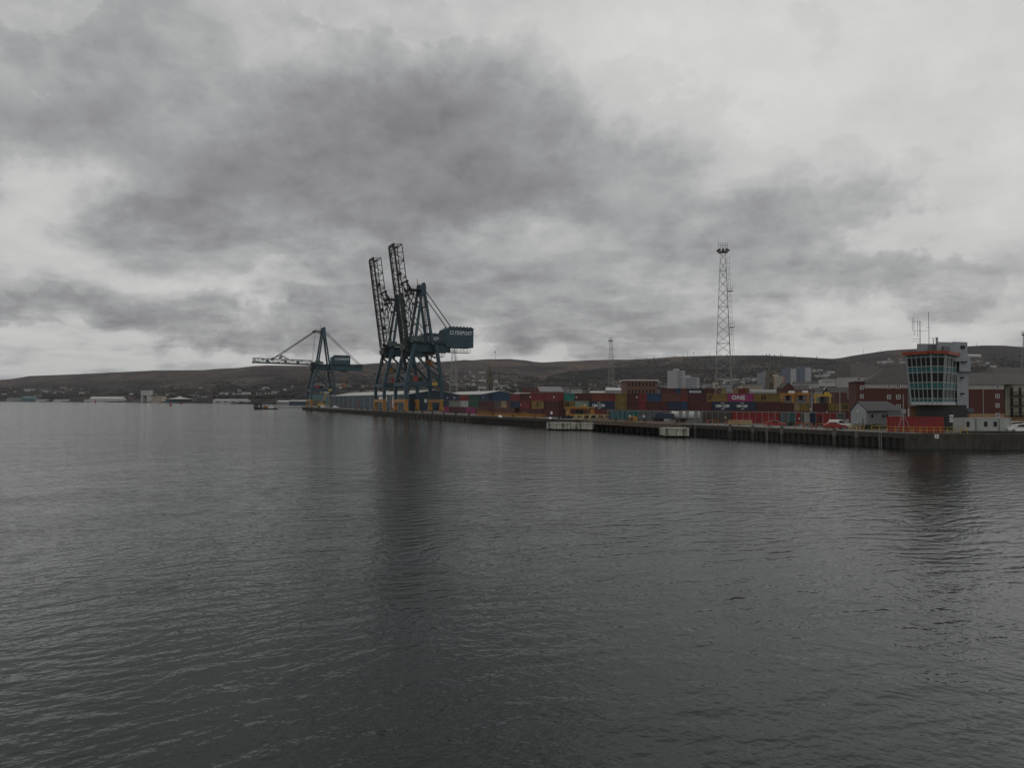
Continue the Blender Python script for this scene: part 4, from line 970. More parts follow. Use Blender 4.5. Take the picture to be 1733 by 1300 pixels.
def flats_right():
    D = 176; z1 = zat(1670, 650.8, D)
    e, w, dp, h = bld('brick_flats', 1641, 1699, D, QZ, z1, 'red brick flats with white top storey right of the control tower', 'flats', M_brick, 12)
    m = MB(); m.box(-.06, w + .06, -.06, 12, h - 1.2, h - .02); m.build('white_storey', M_render, e)
    m = MB(); m.box(-.08, w + .08, -.08, 12, 0, 2.9); m.build('buff_base', M_buff, e)
    hip(e, 0, w + 6, 0, 14, h, 3.1, M_slate, 4.2)
    windows(e, w * .68, w * .94, 1, (h - .6, h - 2.9, h - 5.2, h - 7.6), .85, .9, M_white, 0, bars=True)
    m = MB(); m.box(w * .38, w * .38 + .12, -.16, -.04, 0, h); m.build('downpipe', M_render, e)
    m = MB(); m.box(-3.0, -.1, 1, 8, 0, h + .5); m.build('side_bay', M_buff, e)
    m = MB()
    for z in (h - 2.2, h - 4.6, h - 7.0): m.box(-2.9, -1.6, .2, 1.0, z, z + 1.0)
    m.build('blue_balcony', M_shed, e)
    e, w, dp, h = bld('balcony_flats', 1701, 1790, 182, QZ, zat(1716, 650.5, 182), 'pale flats with rows of dark balconies at the right edge', 'flats', mat('cream_render', (.33, .31, .25), .9, .1), 12)
    hip(e, -3, w, 0, 16, h, 3.2, M_slate, 6)
    for r in range(3):
        z = h - 2.9 - 2.55 * r
        for k in range(3):
            x = 1.1 + k * 4.1
            m = MB(); m.box(x, x + 3.6, -1.3, -.02, z - .1, z + .05)
            for q in range(13): m.bar((x + q * .3, -1.28, z), (x + q * .3, -1.28, z + 1.0), .05)
            m.bar((x, -1.28, z + 1.0), (x + 3.6, -1.28, z + 1.0), .07); m.build('balcony', M_blk, e)
            m = MB(); m.box(x + .2, x + .95, -.06, .05, z + .1, z + 2.1); m.box(x + 2.4, x + 3.1, -.06, .05, z + .1, z + 2.1); m.build('balcony_door', M_glass, e)
    m = MB(); m.box(.0, w, -.1, -.02, 0, 2.4); m.build('buff_base', M_buff, e)
    e, w, dp, h = bld('slate_roofed_flats', 1690, 1800, 240, QZ, zat(1716, 643, 240), 'grey roofed flats behind the balcony flats at the right edge', 'flats', M_brick, 12)
    hip(e, -2, w, 0, 16, h, 4.6, M_slate, 6)
flats_right()
# small gabled white building
def harbour_cottage():
    a, b = gx(1440, 160, QZ), gx(1465, 153, QZ); v = b - a; w = v.length; rz = math.atan2(v.y, v.x)
    e = empty('harbour_building', a, rz, 'small white gabled building with dark tiled roof in front of the brick flats', 'building')
    ln = 15.0; hE = zat(1452, 695.5, 157) - QZ; hA = zat(1452, 680.6, 157) - QZ
    wl = mat('cottage_white', (.29, .30, .31), .8, .08, .5)
    m = MB(); m.prism([(0, 0), (w, 0), (w, hE), (w / 2, hA - .05), (0, hE)], 0, .3); m.build('gable_wall', wl, e)
    # long wing to the right of the gable
    P = gx(1528, 160, QZ) ; vv = P - b; L = vv.length; ang = math.atan2(vv.y, vv.x) - rz
    u = Vector((math.cos(ang), math.sin(ang), 0)); nn = Vector((-u.y, u.x, 0)); o = Vector((w, 0, 0))
    m = MB(); vd = Matrix.Rotation(-rz, 3, 'Z') @ Vector((.43, .9, 0)); q = [o + nn * .02, o + u * L, o + u * L + nn * 6, Vector((.05, .3, 0)) + vd * 6]; m.slab([(p.x, p.y) for p in q], 0, hE); m.build('wall', wl, e)
    zr = Vector((0, 0, 1)); ap = Vector((w / 2, -.15, hA)); ev = o + zr * (hE - .1) - nn * .35; e2 = o + u * (L - .0) + zr * (hE - .1) - nn * .35
    r2 = o + u * (L - 1.4) + nn * 2.7 + zr * hA; left = Vector((-.3, -.15, hE - .2))
    m = MB(); t = zr * .18
    m.add([ap, ev, e2, r2, ap + t, ev + t, e2 + t, r2 + t], [(0, 1, 2, 3), (7, 6, 5, 4), (0, 4, 5, 1), (1, 5, 6, 2), (2, 6, 7, 3)])
    bk = left + vd * 6; m.add([ap + t, r2 + t, o + u * L + nn * 6 + zr * hE, bk], [(3, 2, 1, 0)])
    m.add([ap, left, left + t, ap + t, bk], [(0, 1, 2, 3), (3, 2, 4)])
    m.add([e2 + t, r2 + t, o + u * L + nn * 6 + zr * hE], [(0, 2, 1)]); m.build('roof', mat('dark_tiles', (.045, .048, .048), .8, .2, 1.5), e)
    m = MB()
    for k in (2.2, 6.3, 7.6): p = o + u * k - nn * .06 + zr * (hE - 1.1); m.box(p.x - .35, p.x + .35, p.y - .05, p.y + .05, p.z - .35, p.z + .35)
    m.build('window', M_glass, e)
    m = MB(); p = o * .82; m.box(p.x - .4, p.x + .4, -.04, .03, 0, 2.1); m.build('door', mat('tower_grey_dark', (.15, .16, .17)), e)
    m = MB(); m.sphere((w * .55, -.2, hE - .1), .22); m.build('lamp', M_white, e)
harbour_cottage()

# ------------------------------------------------------------------ mid-distance sheds, hall roofs and shore buildings
def simple(px0, px1, yt, yb, D, label, wall, roof=None, kind='gx', name='shore_building', cat='building', dep=14, hr=.35, yaw=0, wins=0, group=None):
    zb = zat((px0 + px1) / 2, yb, D); z1 = zat((px0 + px1) / 2, yt, D); h = z1 - zb; hr_ = h * hr if roof else 0
    e, w, dp, hh = bld(name, px0, px1, D, zb, z1 - hr_, label, cat, wall, dep, yaw, group)
    if roof:
        if kind == 'gx': gable_x(e, 0, w, 0, dep, hh, hr_, roof)
        elif kind == 'gy': gable_y(e, 0, w, 0, dep, hh, hr_, roof, wallm=wall)
        else: hip(e, 0, w, 0, dep, hh, hr_, roof)
    if wins: windows(e, w * .05, w * .95, wins, [hh * .5] if hh < 8 else [hh * .3, hh * .7], w / wins * .4, min(2.2, hh * .3))
    return e
M_far = mat('far_pale', (.42, .42, .40), .8, .1, .1); M_fgrey = mat('far_grey', (.26, .27, .28), .8, .12, .1); M_fteal = mat('far_teal', (.10, .17, .18), .8, .12, .1); M_fdk = mat('far_dark', (.06, .065, .07), .8, .2, .1)
simple(1325, 1344, 648, 670, 420, 'maroon gabled building behind the straddle carriers', M_brick, M_slate, 'gy', dep=10, hr=.42, wins=0)
simple(1344.5, 1372, 651, 672, 430, 'low brick building with dark roof beside the maroon gabled one', M_brick2, M_slate, 'gx', dep=12, hr=.4)
simple(1379, 1396, 656, 672, 430, 'white house with grey roof above the yellow straddle carrier', M_render, M_slate, 'gx', dep=8, hr=.45, wins=3)
simple(1396, 1412, 654, 672, 440, 'pale house with curved grey roof above the yellow straddle carrier', M_render, M_galv, 'hip', dep=8, hr=.5, wins=3)
simple(1412, 1449, 655, 690, 300, 'long dark slate roofed building left of the brick flats', M_slate, M_slate, 'gx', dep=14, hr=.6)
simple(1414, 1434, 664.5, 690, 285, 'maroon store with flat roof behind the ochre container', cmat('maroon'), None, dep=8)
simple(1273, 1325, 659, 668, 500, 'low slate grey shed roofs behind the ochre container', M_fgrey, mat('grey_sheet_roof', (.17, .165, .165)), 'gx', dep=16, hr=.5)
simple(1346, 1386, 646, 656, 900, 'long pale terrace below the slate blue tower blocks', M_far, M_slate, 'gx', dep=10, hr=.4, wins=8)
simple(1392, 1414, 638, 651, 800, 'white terrace block left of the dark church tower', M_far, M_slate, 'gx', dep=10, hr=.3, wins=6)
simple(1434, 1462, 634, 648, 820, 'white terrace block right of the dark church tower', M_far, M_slate, 'gx', dep=10, hr=.3, wins=6)
simple(1193, 1209, 651, 660, 700, 'pale flat block left of the tall floodlight mast', M_fgrey, None, dep=10, wins=4)
simple(1210, 1216, 647, 660, 690, 'small cream block close left of the tall floodlight mast', M_tc, None, dep=8, wins=1)
simple(1217, 1238, 653, 660, 720, 'low grey block behind the foot of the tall floodlight mast', M_fgrey, None, dep=10, wins=5)
simple(1255, 1290, 650, 660, 760, 'row of cream flats right of the tall floodlight mast', M_tc, M_slate, 'gx', dep=10, hr=.3, wins=7)
simple(1000, 1024, 662, 668, 560, 'low white sheds above the rust red container', M_far, M_roofp, 'gx', dep=12, hr=.4)
simple(1027, 1056, 656, 667, 560, 'white roofed shed left of the brown brick warehouse', M_fgrey, M_roofp, 'gx', dep=12, hr=.4)
simple(871, 897, 665, 672, 460, 'low white lorry canopy behind the dark red container', M_fgrey, M_roofp, 'gx', dep=8, hr=.4)
simple(968, 985, 655, 664, 800, 'cluster house with pale gable beyond the turquoise container', M_far, M_slate, 'gx', dep=9, hr=.45, wins=3)
simple(1006, 1018, 651, 660, 900, 'sandstone church hall with pointed gable on the slope', M_stone, M_slate, 'gy', dep=14, hr=.6)
# far shore
def shore(px0, px1, yt, label, wall, roof=None, kind='gx', hr=.3, wins=0, D=None, name='shore_building', off=8, group=None):
    D = D or lerp(D0P, (px0 + px1) / 2) + off; pm = (px0 + px1) / 2; yb = 680 + (at(pm, 680, D).z - 1.0) * F / D
    return simple(px0, px1, yt, yb, D, label, wall, roof, kind, name, 'building', 26, hr, 0, wins, group)
shore(151, 206, 671.5, 'long pale warehouse on the far left shore', M_far, M_roofp, 'gx', .4)
shore(142, 152, 676.5, 'small white shed left of the long pale warehouse', M_far)
shore(60, 74, 676, 'white shed on the far left shore', M_far); shore(90, 118, 676.5, 'low white shed with wide front on the far left shore', M_far, M_fgrey)
shore(36, 58, 671, 'teal shed on the far left shore', M_fteal, M_fteal); shore(10, 32, 673, 'dark blue shed near the left edge', M_fgrey, M_fdk)
shore(118, 142, 672.5, 'brown shed with ribbed front on the far left shore', mat('far_brown', (.10, .085, .07)), None, wins=8)
Dt = lerp(D0P, 245) + 5; e, w, dp, h = bld('shore_tower', 238, 253, Dt, zat(245, 669, Dt), zat(245, 661, Dt), 'white tower building on two pale legs on the far shore', 'building', M_far, 18)
m = MB(); m.box(0, w * .22, 1, 12, 1 - zat(245, 669, Dt), -.02); m.build('tower_leg', M_far, e); m = MB(); m.box(w * .66, w * .9, 1, 12, 1 - zat(245, 669, Dt), -.02); m.build('tower_leg', M_far, e)
shore(256, 274, 671, 'low cream row with dark windows on the far shore', M_tc, None, wins=6)
shore(360, 417, 675.5, 'long white warehouse with dark doors on the far shore', M_far, M_fgrey, 'gx', .35, wins=4)
shore(280, 325, 675.5, 'glass fronted sports hall on the far shore', M_fteal, None, wins=9)
o = gx(304, lerp(D0P, 304) - 2); m = MB(); D = lerp(D0P, 304); hz = zat(304, 675.5, D); ap = zat(304, 670, D)
m.add([gx(281, D, hz), gx(327, D, hz), gx(327, D + 60, hz), gx(281, D + 60, hz), gx(297, D + 25, zat(297, 673.3, D)), gx(311, D + 25, zat(311, 673.3, D)), gx(304, D + 30, ap)],
      [(0, 1, 5, 4), (1, 2, 5), (2, 3, 4, 5), (3, 0, 4), (4, 5, 6), (3, 2, 1, 0)])
tag(m.build('tent_roof', M_roofp), 'white peaked roof canopy over the glass fronted hall', 'roof')
shore(468, 489, 678, 'pale grey stepped stand by the marina', M_fgrey, M_roofp, 'gx', .3, wins=4, off=-90); shore(489, 517, 677, 'grey blue stepped building by the marina', M_shed, M_fgrey, 'gx', .3, wins=6, off=-60)
simple(520, 560, 668, 690, 800, 'green grey shed behind the distant crane legs', M_fteal, None, dep=20)
simple(527, 541, 677, 692, 720, 'brown grey store behind the yellow excavator', M_stone, None, dep=12)
simple(560, 575, 681, 693, 700, 'small blue store behind the distant crane', M_shed, None, dep=12)
# buff terraces on the slope behind the distant crane
for i, (a, b, y) in enumerate(((531, 557, 653.5), (567, 582, 653.5), (583.5, 594, 654), (611, 623, 654), (624, 634, 656), (593, 600, 660), (600, 612, 661), (618, 634, 662))):
    g = ground_at((a + b) / 2, y + 3.2); D = g.y; e, w, dp, h = bld('terrace', a, b, D, g.z, g.z + 6.0, ['long buff terrace left of the distant crane mast legs', 'buff terrace just right of the distant crane legs', 'short buff terrace with dark end right of the distant crane', 'pale terrace under the crane boom tip side', 'pale stepped terrace beside the middle crane', 'small buff house below the terraces', 'wide buff house below the terraces', 'pale green field side terrace left of the middle crane'][i], 'terrace', mat('terrace_buff', (.26, .23, .185), .9, .15, .1), 10)
    gable_x(e, 0, w, 0, 10, h, 2.6, mat('terrace_roof', (.10, .09, .085), .9, .2, .1))
simple(1622, 1662, 599.5, 603.5, 2600, 'long white farm sheds high on the right hillside', M_far, M_roofp, 'gx', dep=20, hr=.4)
g = 0
# ------------------------------------------------------------------ scattered houses
hm = []
for (wl, rf) in (((.40, .40, .39), (.07, .065, .062)), ((.24, .22, .19), (.06, .055, .055)), ((.15, .10, .085), (.055, .05, .05)), ((.50, .50, .49), (.10, .09, .085))):
    for two in (0, 1):
        m = MB(); w, d_, h = (10, 8, 5.4) if not two else (22, 9, 6.2)
        m.box(-w / 2, w / 2, -d_ / 2, d_ / 2, -5, h)
        m.add([(-w / 2, -d_ / 2, h), (w / 2, -d_ / 2, h), (w / 2, 0, h + 2.6), (-w / 2, 0, h + 2.6), (w / 2, d_ / 2, h), (-w / 2, d_ / 2, h)], [(0, 1, 2, 3), (3, 2, 4, 5), (1, 4, 2), (0, 3, 5)], 1)
        for k in range(2 if not two else 5):
            x = -w / 2 + w * (k + .5) / (2 if not two else 5); m.box(x - .7, x + .7, -d_ / 2 - .1, -d_ / 2 + .1, 1.0, 2.3, 2); m.box(x - .7, x + .7, -d_ / 2 - .1, -d_ / 2 + .1, 3.6, 4.8, 2)
        me_o = m.build('house', [mat('hw%.2f' % wl[0], wl, .9, .1, .1), mat('hr%.2f' % rf[0], rf, .9, .2, .2), M_fdk]); hm.append(me_o.data); bpy.data.objects.remove(me_o)
random.seed(11)
def houses(n, xr, yr, label, group, light=.5, sc=1.0):
    cnt = {}
    for px in sorted(random.uniform(*xr) for k in range(n)):
        row_ = random.random(); y = yr[0] + (yr[1] - yr[0]) * round(row_ * 5) / 5 + random.uniform(-.5, .5)
        p = ground_at(px, y)
        idx = (random.choice((0, 3)) if random.random() < light else random.choice((1, 2))) * 2 + (random.random() < .4)
        o = bpy.data.objects.new('house', hm[idx]); COL.objects.link(o); o.location = p; o.rotation_euler = (0, 0, random.uniform(-.5, .5)); s = random.uniform(.7, 1.15) * sc; o.scale = (s, s, s)
        cnt[idx] = cnt.get(idx, 0) + 1
        tag(o, ('long ' if idx % 2 else 'small ') + ('grey white', 'drab grey', 'brown', 'bright white')[idx // 2] + ' house, ' + nth(cnt[idx]) + ' from left, ' + label, 'house', group)
houses(22, (2, 150), (656, 668), 'on the far left hillside', 'houses on the far left hillside', .5, 1.3)
houses(16, (155, 330), (664, 676), 'low on the far shore behind the pale sheds', 'houses low on the far shore', .4, 1.1)
houses(18, (330, 470), (659, 672), 'left of the distant crane boom', 'houses left of the distant crane', .6, 1.0)
houses(14, (480, 640), (646, 668), 'on the slope behind the distant crane', 'houses behind the distant crane', .5, .9)
houses(60, (752, 826), (633, 660), 'left of sandstone tower', 'houses on the slope right of the cranes', .6, .85)
houses(14, (838, 880), (648, 664), 'right of the sandstone tower', 'houses right of the sandstone tower', .3, .8)
houses(38, (955, 1058), (653, 668), 'behind the long main stack', 'houses behind the main stack', .5, .8)
houses(16, (1112, 1142), (650, 662), 'left of the white tower blocks', 'houses beside the brick warehouse', .4, .7)
houses(36, (1188, 1292), (645, 662), 'around the foot of the tall floodlight mast', 'houses around the tall mast', .45, .75)
houses(34, (1375, 1450), (632, 656), 'on the slope above the straddle carriers', 'houses above the straddle carriers', .7, .75)
houses(12, (1450, 1530), (608, 616), 'high on the right hillside', 'houses high on the right hillside', .6, .9)
houses(12, (1642, 1733), (612, 625), 'above the right hand flats', 'houses above the right hand flats', .3, .9)

def terraces(n, xr, yr, label, group, light=.6):
    xs = sorted(random.uniform(*xr) for k in range(n))
    for k, px in enumerate(xs):
        y = random.uniform(*yr); p = ground_at(px, y); idx = (random.choice((0, 3)) if random.random() < light else random.choice((1, 2))) * 2 + 1
        o = bpy.data.objects.new('terraced_row', hm[idx]); COL.objects.link(o); o.location = p; o.rotation_euler = (0, 0, random.uniform(-.3, .3)); o.scale = (random.uniform(1.2, 2.2), .9, .9)
        tag(o, ('', 'drab ', 'brown ', 'bright ')[idx // 2] + 'long terraced row, ' + nth(k + 1) + ' from left, ' + label, 'terrace', group)
terraces(16, (5, 150), (660, 672), 'low on the far left hillside', 'terraced rows far left')
terraces(8, (330, 470), (664, 674), 'behind the long white far shore warehouse', 'terraced rows behind the shore')
terraces(22, (755, 880), (642, 664), 'on the town slope right of the cranes', 'terraced rows right of the cranes')
terraces(26, (950, 1140), (652, 667), 'behind the long container stack', 'terraced rows behind the containers')
terraces(26, (1186, 1300), (644, 662), 'around the tall floodlight mast', 'terraced rows around the tall mast')
terraces(26, (1370, 1460), (628, 657), 'above the straddle carriers', 'terraced rows above the carriers', .75)

# ------------------------------------------------------------------ woodland on the slopes (uncountable)
def woodland(name, label, mats, n, fn, conifer, seed):
    random.seed(seed); m = MB()
    for k in range(n):
        r = fn()
        if r is None: continue
        px, y = r; p = ground_at(px, y); h = random.uniform(6, 11) * (1.05 if conifer else 1.0); w = h * (random.uniform(.20, .28) if conifer else random.uniform(.42, .62)); mi = random.randrange(len(mats))
        if conifer:
            for (z0, z1, ww) in ((.1, .6, 1.0), (.4, 1.0, .65)):
                q = 5; a0 = random.random() * 6
                vs = [(p.x + math.cos(a0 + 6.283 * i / q) * w * ww, p.y + math.sin(a0 + 6.283 * i / q) * w * ww, p.z + h * z0) for i in range(q)] + [(p.x, p.y, p.z + h * z1)]
                m.add(vs, [(i, (i + 1) % q, q) for i in range(q)], mi)
        else:
            for b in range(3):
                c = (p.x + random.uniform(-.5, .5) * w, p.y + random.uniform(-.5, .5) * w, p.z + h * random.uniform(.4, .75)); rr = w * random.uniform(.45, .75)
                q = 5; a0 = random.random() * 6
                vs = [(c[0], c[1], c[2] - rr * .8)] + [(c[0] + math.cos(a0 + 6.283 * i / q) * rr * random.uniform(.8, 1.2), c[1] + math.sin(a0 + 6.283 * i / q) * rr, c[2] + random.uniform(-.2, .2) * rr) for i in range(q)] + [(c[0], c[1], c[2] + rr * random.uniform(.7, 1.1))]
                m.add(vs, [(0, 1 + (i + 1) % q, 1 + i) for i in range(q)] + [(q + 1, 1 + i, 1 + (i + 1) % q) for i in range(q)], mi)
    o = m.build(name, mats); tag(o, label, None, None, 'stuff'); return o
M_con = [mat('conifer_a', (.016, .020, .018), .95, .3, .05), mat('conifer_b', (.024, .026, .020), .95, .3, .05)]
M_dec = [mat('bare_trees_a', (.036, .028, .026), .95, .3, .05), mat('bare_trees_b', (.026, .023, .024), .95, .3, .05), mat('bare_trees_c', (.038, .036, .022), .95, .3, .05)]
WT = [(925, 640), (945, 634), (965, 629), (985, 628), (1005, 627), (1030, 621), (1060, 614), (1100, 611), (1160, 607), (1200, 605), (1260, 605), (1300, 604), (1340, 607), (1400, 609), (1420, 612), (1445, 626)]
WB = [(925, 648), (1000, 642), (1060, 640), (1140, 638), (1200, 641), (1280, 640), (1310, 634), (1350, 622), (1445, 630)]
def f_con():
    px = random.uniform(925, 1440); t, b = lerp(WT, px), lerp(WB, px); y = random.uniform(t, b)
    dens = .55 + .45 * math.sin(px / 17.0 + y / 3.0) * math.sin(px / 41.0 - y / 5.0)
    if 1255 < px < 1335 and y < 618: dens = 1.0
    return (px, y) if random.random() < dens else None
woodland('conifer_wood', 'dark conifer plantation across the right hillside', M_con, 9500, f_con, True, 3)
def f_dec():
    px = random.uniform(-30, 1780); t = lerp(RIDGE, px) + 17; b = 664 if px > 500 else 676
    if px > 920 and px < 1440: t = lerp(WT, px) + 4
    if px > 1440: t = lerp(RIDGE, px) + 16; b = 650
    y = t + (b - t) * random.random() ** .7
    return (px, y) if (y < b and hash2(px / 34.0, y / 5.0) + (y - t) / (b - t) * .9 > .45 + random.random() * .35) else None
woodland('bare_woodland', 'brown leafless woodland over the lower slopes', M_dec, 22000, f_dec, False, 5)
# skyline conifers one can tell apart
cs = [(1097, 1.0), (1107, 1.25), (1077, .8), (1141, .9), (1143.5, .8), (1156, .9), (935 + 0, .0)]
tr = None
for i, (px, s, yo) in enumerate(((1077, .9, 1.5), (1094, 1.0, 1.8), (1107, 1.35, 2), (1141, 1.1, 1.5), (1145, .9, 1.5), (1156, 1.1, 1.5), (1275, 1.1, 4), (1282, 1.2, 4), (1291, 1.4, 4), (1297, 1.6, 3.5), (1302, 1.5, 3), (1311, 1.3, 3), (1321, 1.6, 3), (1324, 1.5, 4), (1345, 1.2, 2.5), (1382, 1.3, 2.5), (1394, 1.0, 2.5))):
    p = ground_at(px, lerp(RIDGE, px) + yo); h = 15 * s
    if tr is None:
        e = empty('conifer_tree', p); m = MB(); m.tube((0, 0, -3), (0, 0, 9), .4, .15, 6); m.build('trunk', M_timb, e); m = MB()
        for j in range(5):
            z = 3 + j * 2.3; rr = 3.0 * (1 - j / 5.6)
            q = 7; vs = [(math.cos(6.283 * t / q + j) * rr * (1 + .25 * ((t * 7 + j) % 3 - 1)), math.sin(6.283 * t / q + j) * rr, z + .3 * ((t + j) % 2)) for t in range(q)] + [(0, 0, z + 3.6)]
            m.add(vs, [(t, (t + 1) % q, q) for t in range(q)])
        m.build('crown', M_con[0], e); tr = e
    else: e = copy_tree(tr); e.location = p
    e.scale = (s, s, s); tag(e, 'dark conifer on the skyline of the right hand hill, ' + nth(i + 1) + ' from left', 'tree', 'conifers on the skyline')
# hill-top masts
hmst = None
for i, (px, yt, D) in enumerate(((838, 594.5, 4350), (1164, 593, 3900), (1174, 597, 3900), (1201, 595, 3900), (1303, 597, 3800), (1462, 591, 3500), (1492, 590, 3300), (1654, 579.5, 3000), (3.5, 636, 5000))):
    yb = lerp(RIDGE, px) + 1; zb = zat(px, yb, D); H = zat(px, yt, D) - zb
    e = empty('radio_mast', gx(px, D, zb), 0, ['radio mast on the hill crest above the sandstone tower', 'thin mast, left of the two close together on the skyline', 'short dark headed mast on the skyline', 'thin mast on the skyline left of the tall floodlight mast', 'thin mast on the skyline above the grey tower block', 'short mast on the slope of the right hill', 'mast on the rising right ridge', 'thin mast on the ridge right of the control tower', 'twin mast at the left end of the ridge'][i], 'radio mast', 'masts on the hills')
    m = MB(); m.tube((0, 0, 0), (0, 0, H), 1.0, .5, 5); m.build('pole', M_fgrey, e)
    if i in (0, 2): m = MB(); m.tube((0, 0, H * .82), (0, 0, H * .98), 3, 3, 7); m.build('dish_head', M_fdk, e)

# ------------------------------------------------------------------ jetty and dolphins
def dolphin(px0, px1, D, yaw, label, zt=2.05, zb=.35):
    a, b = gx(px0, D, 0, 725), gx(px1, D + yaw, 0, 725); v = b - a; w = v.length; e = empty('mooring_dolphin', (a.x, a.y, 0), math.atan2(v.y, v.x), label, 'mooring dolphin', 'concrete mooring dolphins off the quay')
    m = MB(); m.box(0, w, 0, 4.5, zb, zt); m.box(-.05, w + .05, -.06, 4.5, zt - .18, zt + .06); m.build('concrete_cap', M_conc2, e)
    for k in range(max(2, int(w / 1.8))):
        x = .7 + k * (w - 1.4) / max(1, (int(w / 1.8) - 1))
        m = MB(); m.tube((x, .7, -2), (x, .7, zb), .32, n=8); m.build('pile', M_pile, e)
        m = MB(); m.tube((x, 3.7, -2), (x, 3.7, zb), .32, n=8); m.build('pile', M_pile, e)
    return e
dolphin(925, 973.5, 203, -2, 'white streaked concrete dolphin at the left end of the jetty')
dolphin(978, 1003, 201, -2, 'short white concrete dolphin close right of the left end one')
dolphin(1123, 1167, 163.5, 0, 'white streaked concrete dolphin at the right end of the jetty, on short piles')
def jetty():
    A = gx(985, 206, 0, 720); B = gx(1150, 168, 0, 730); v = B - A; L = v.length; e = empty('timber_jetty', (A.x, A.y, 0), math.atan2(v.y, v.x), 'dark timber jetty with pipe rails running between the white dolphins', 'jetty')
    m = MB(); m.box(0, L, 0, 3.4, 1.75, 2.15); m.build('deck', M_timb, e)
    m = MB()
    n = 19
    for k in range(n):
        x = 1 + k * (L - 2) / (n - 1)
        for y in (.2, 3.1): m.tube((x, y, -2), (x, y, 1.75), .22, n=6)
        m.bar((x, 0, 1.55), (x, 3.4, 1.55), .3)
        if k % 2: m.bar((x, .2, .1), (x + (L - 2) / (n - 1), .2, 1.6), .16)
    m.build('piles', M_pile, e)
    m = MB()
    for y in (.1, 3.2):
        for z in (2.65, 3.15): m.bar((0, y, z), (L, y, z), .12)
        for k in range(28): x = k * L / 27; m.bar((x, y, 2.1), (x, y, 3.2), .12)
    m.bar((4, -.25, 1.95), (L, -.25, 1.75), .14); m.build('handrail', mat('rusty_rail', (.19, .13, .09), .8, .3, 1.0), e)
    # access bridges back to the quay
    for (x0, nm) in ((3, 'left'), (L - 6, 'right')):
        m = MB(); m.box(x0, x0 + 1.6, 3.4, 15, 2.2, 2.4)
        for z in (2.9, 3.4): m.bar((x0, 3.4, z), (x0, 15, z), .08); m.bar((x0 + 1.6, 3.4, z), (x0 + 1.6, 15, z), .08)
        for k in range(7): m.bar((x0, 3.4 + k * 1.9, 2.4), (x0, 3.4 + k * 1.9, 3.4), .08)
        m.build('gangway', M_timb, e)
jetty()
# pale yellow lifting frames lying on the quay
def frame_beam(px0, px1, D, label, z=QZ + .1, hgt=1.6, mt=None, yaw=-4):
    a, b = gx(px0, D, z, 710), gx(px1, D + yaw, z, 710); v = b - a; w = v.length; e = empty('lifting_frame', a, math.atan2(v.y, v.x), label, 'lifting frame')
    mt = mt or mat('faded_yellow', (.36, .30, .15), .7, .25, .8, dirt=(.1, .06, .03, .5)); m = MB()
    for z_ in (.35, hgt): m.box(0, w, -.12, .12, z_ - .12, z_ + .12); m.box(0, w, 2.2, 2.44, z_ - .12, z_ + .12)
    m.build('beams', mt, e); m = MB()
    for k in range(int(w / 2) + 1): x = k * w / int(w / 2); m.box(x - .1, x + .1, -.1, 2.4, .0, hgt)
    m.build('posts', mt, e)
frame_beam(973, 1046, 212, 'long pale yellow lifting frame lying by the jetty', QZ + .1, 1.5)

# ------------------------------------------------------------------ straddle carriers
def straddle(px0, px1, yt, D, col, label, name='straddle_carrier', low=False):
    a, b = gx(px0, D, QZ, 690), gx(px1, D - 2, QZ, 690); v = b - a; w = v.length; e = empty(name, a, math.atan2(v.y, v.x), label, 'straddle carrier', 'straddle carriers in the yard'); H = zat((px0 + px1) / 2, yt, D) - QZ
    for x in (0, w):
        for y in (0, 4.2):
            m = MB(); m.bar((x, y, 1), (x, y, H - .8), .5); m.build('leg', col, e)
            for q in (-.9, .9): m = MB(); m.tube((x - .3 + q, y - .25, .65), (x - .3 + q, y + .25, .65), .65, n=12); m.build('wheel', M_blk, e)
    m = MB(); lt = .45 if low else .9
    for y in (0, 4.2): m.box(-.6, w + .6, y - lt / 3, y + lt / 3, H - lt, H - .1)
    m.box(w * .3, w * .8, .3, 3.9, H - .8, H - .4); m.box(-.2, w + .2, -.2, .3, .9, 1.5); m.box(-.2, w + .2, 4.0, 4.4, .9, 1.5); m.build('top_frame', col, e)
    m = MB(); m.box(w * .6, w * (.7 if low else .98), .2, 4, H - .1, H + (.4 if low else .7)); m.build('engine_deck', M_white if (col is not M_yel2 and not low) else col, e)
    m = MB(); m.box(w * .35, w * .62, .8, 2.8, H - 2.8, H - .95); m.build('cab', M_glass, e)
    m = MB(); m.box(w * .05, w * .9, 1.2, 3.2, H - 4.6, H - 4.2)
    for x in (.1, .85): m.bar((w * x, 2, H - 4.3), (w * x, 2, H - .8), .1)
    m.build('spreader', col, e)
straddle(1323, 1342, 665, 262, M_yel, 'orange straddle carrier, leftmost, beside the ochre container')
straddle(1344, 1367, 664.5, 264, M_yel, 'orange straddle carrier with single bright leg, middle of the three')
straddle(1380, 1405, 667, 255, M_yel2, 'bright yellow straddle carrier, rightmost, left of the brick flats')
straddle(959, 1001, 688.5, 226, M_yel, 'rusty yellow low gantry carrier standing by the pale yellow frames', low=True)

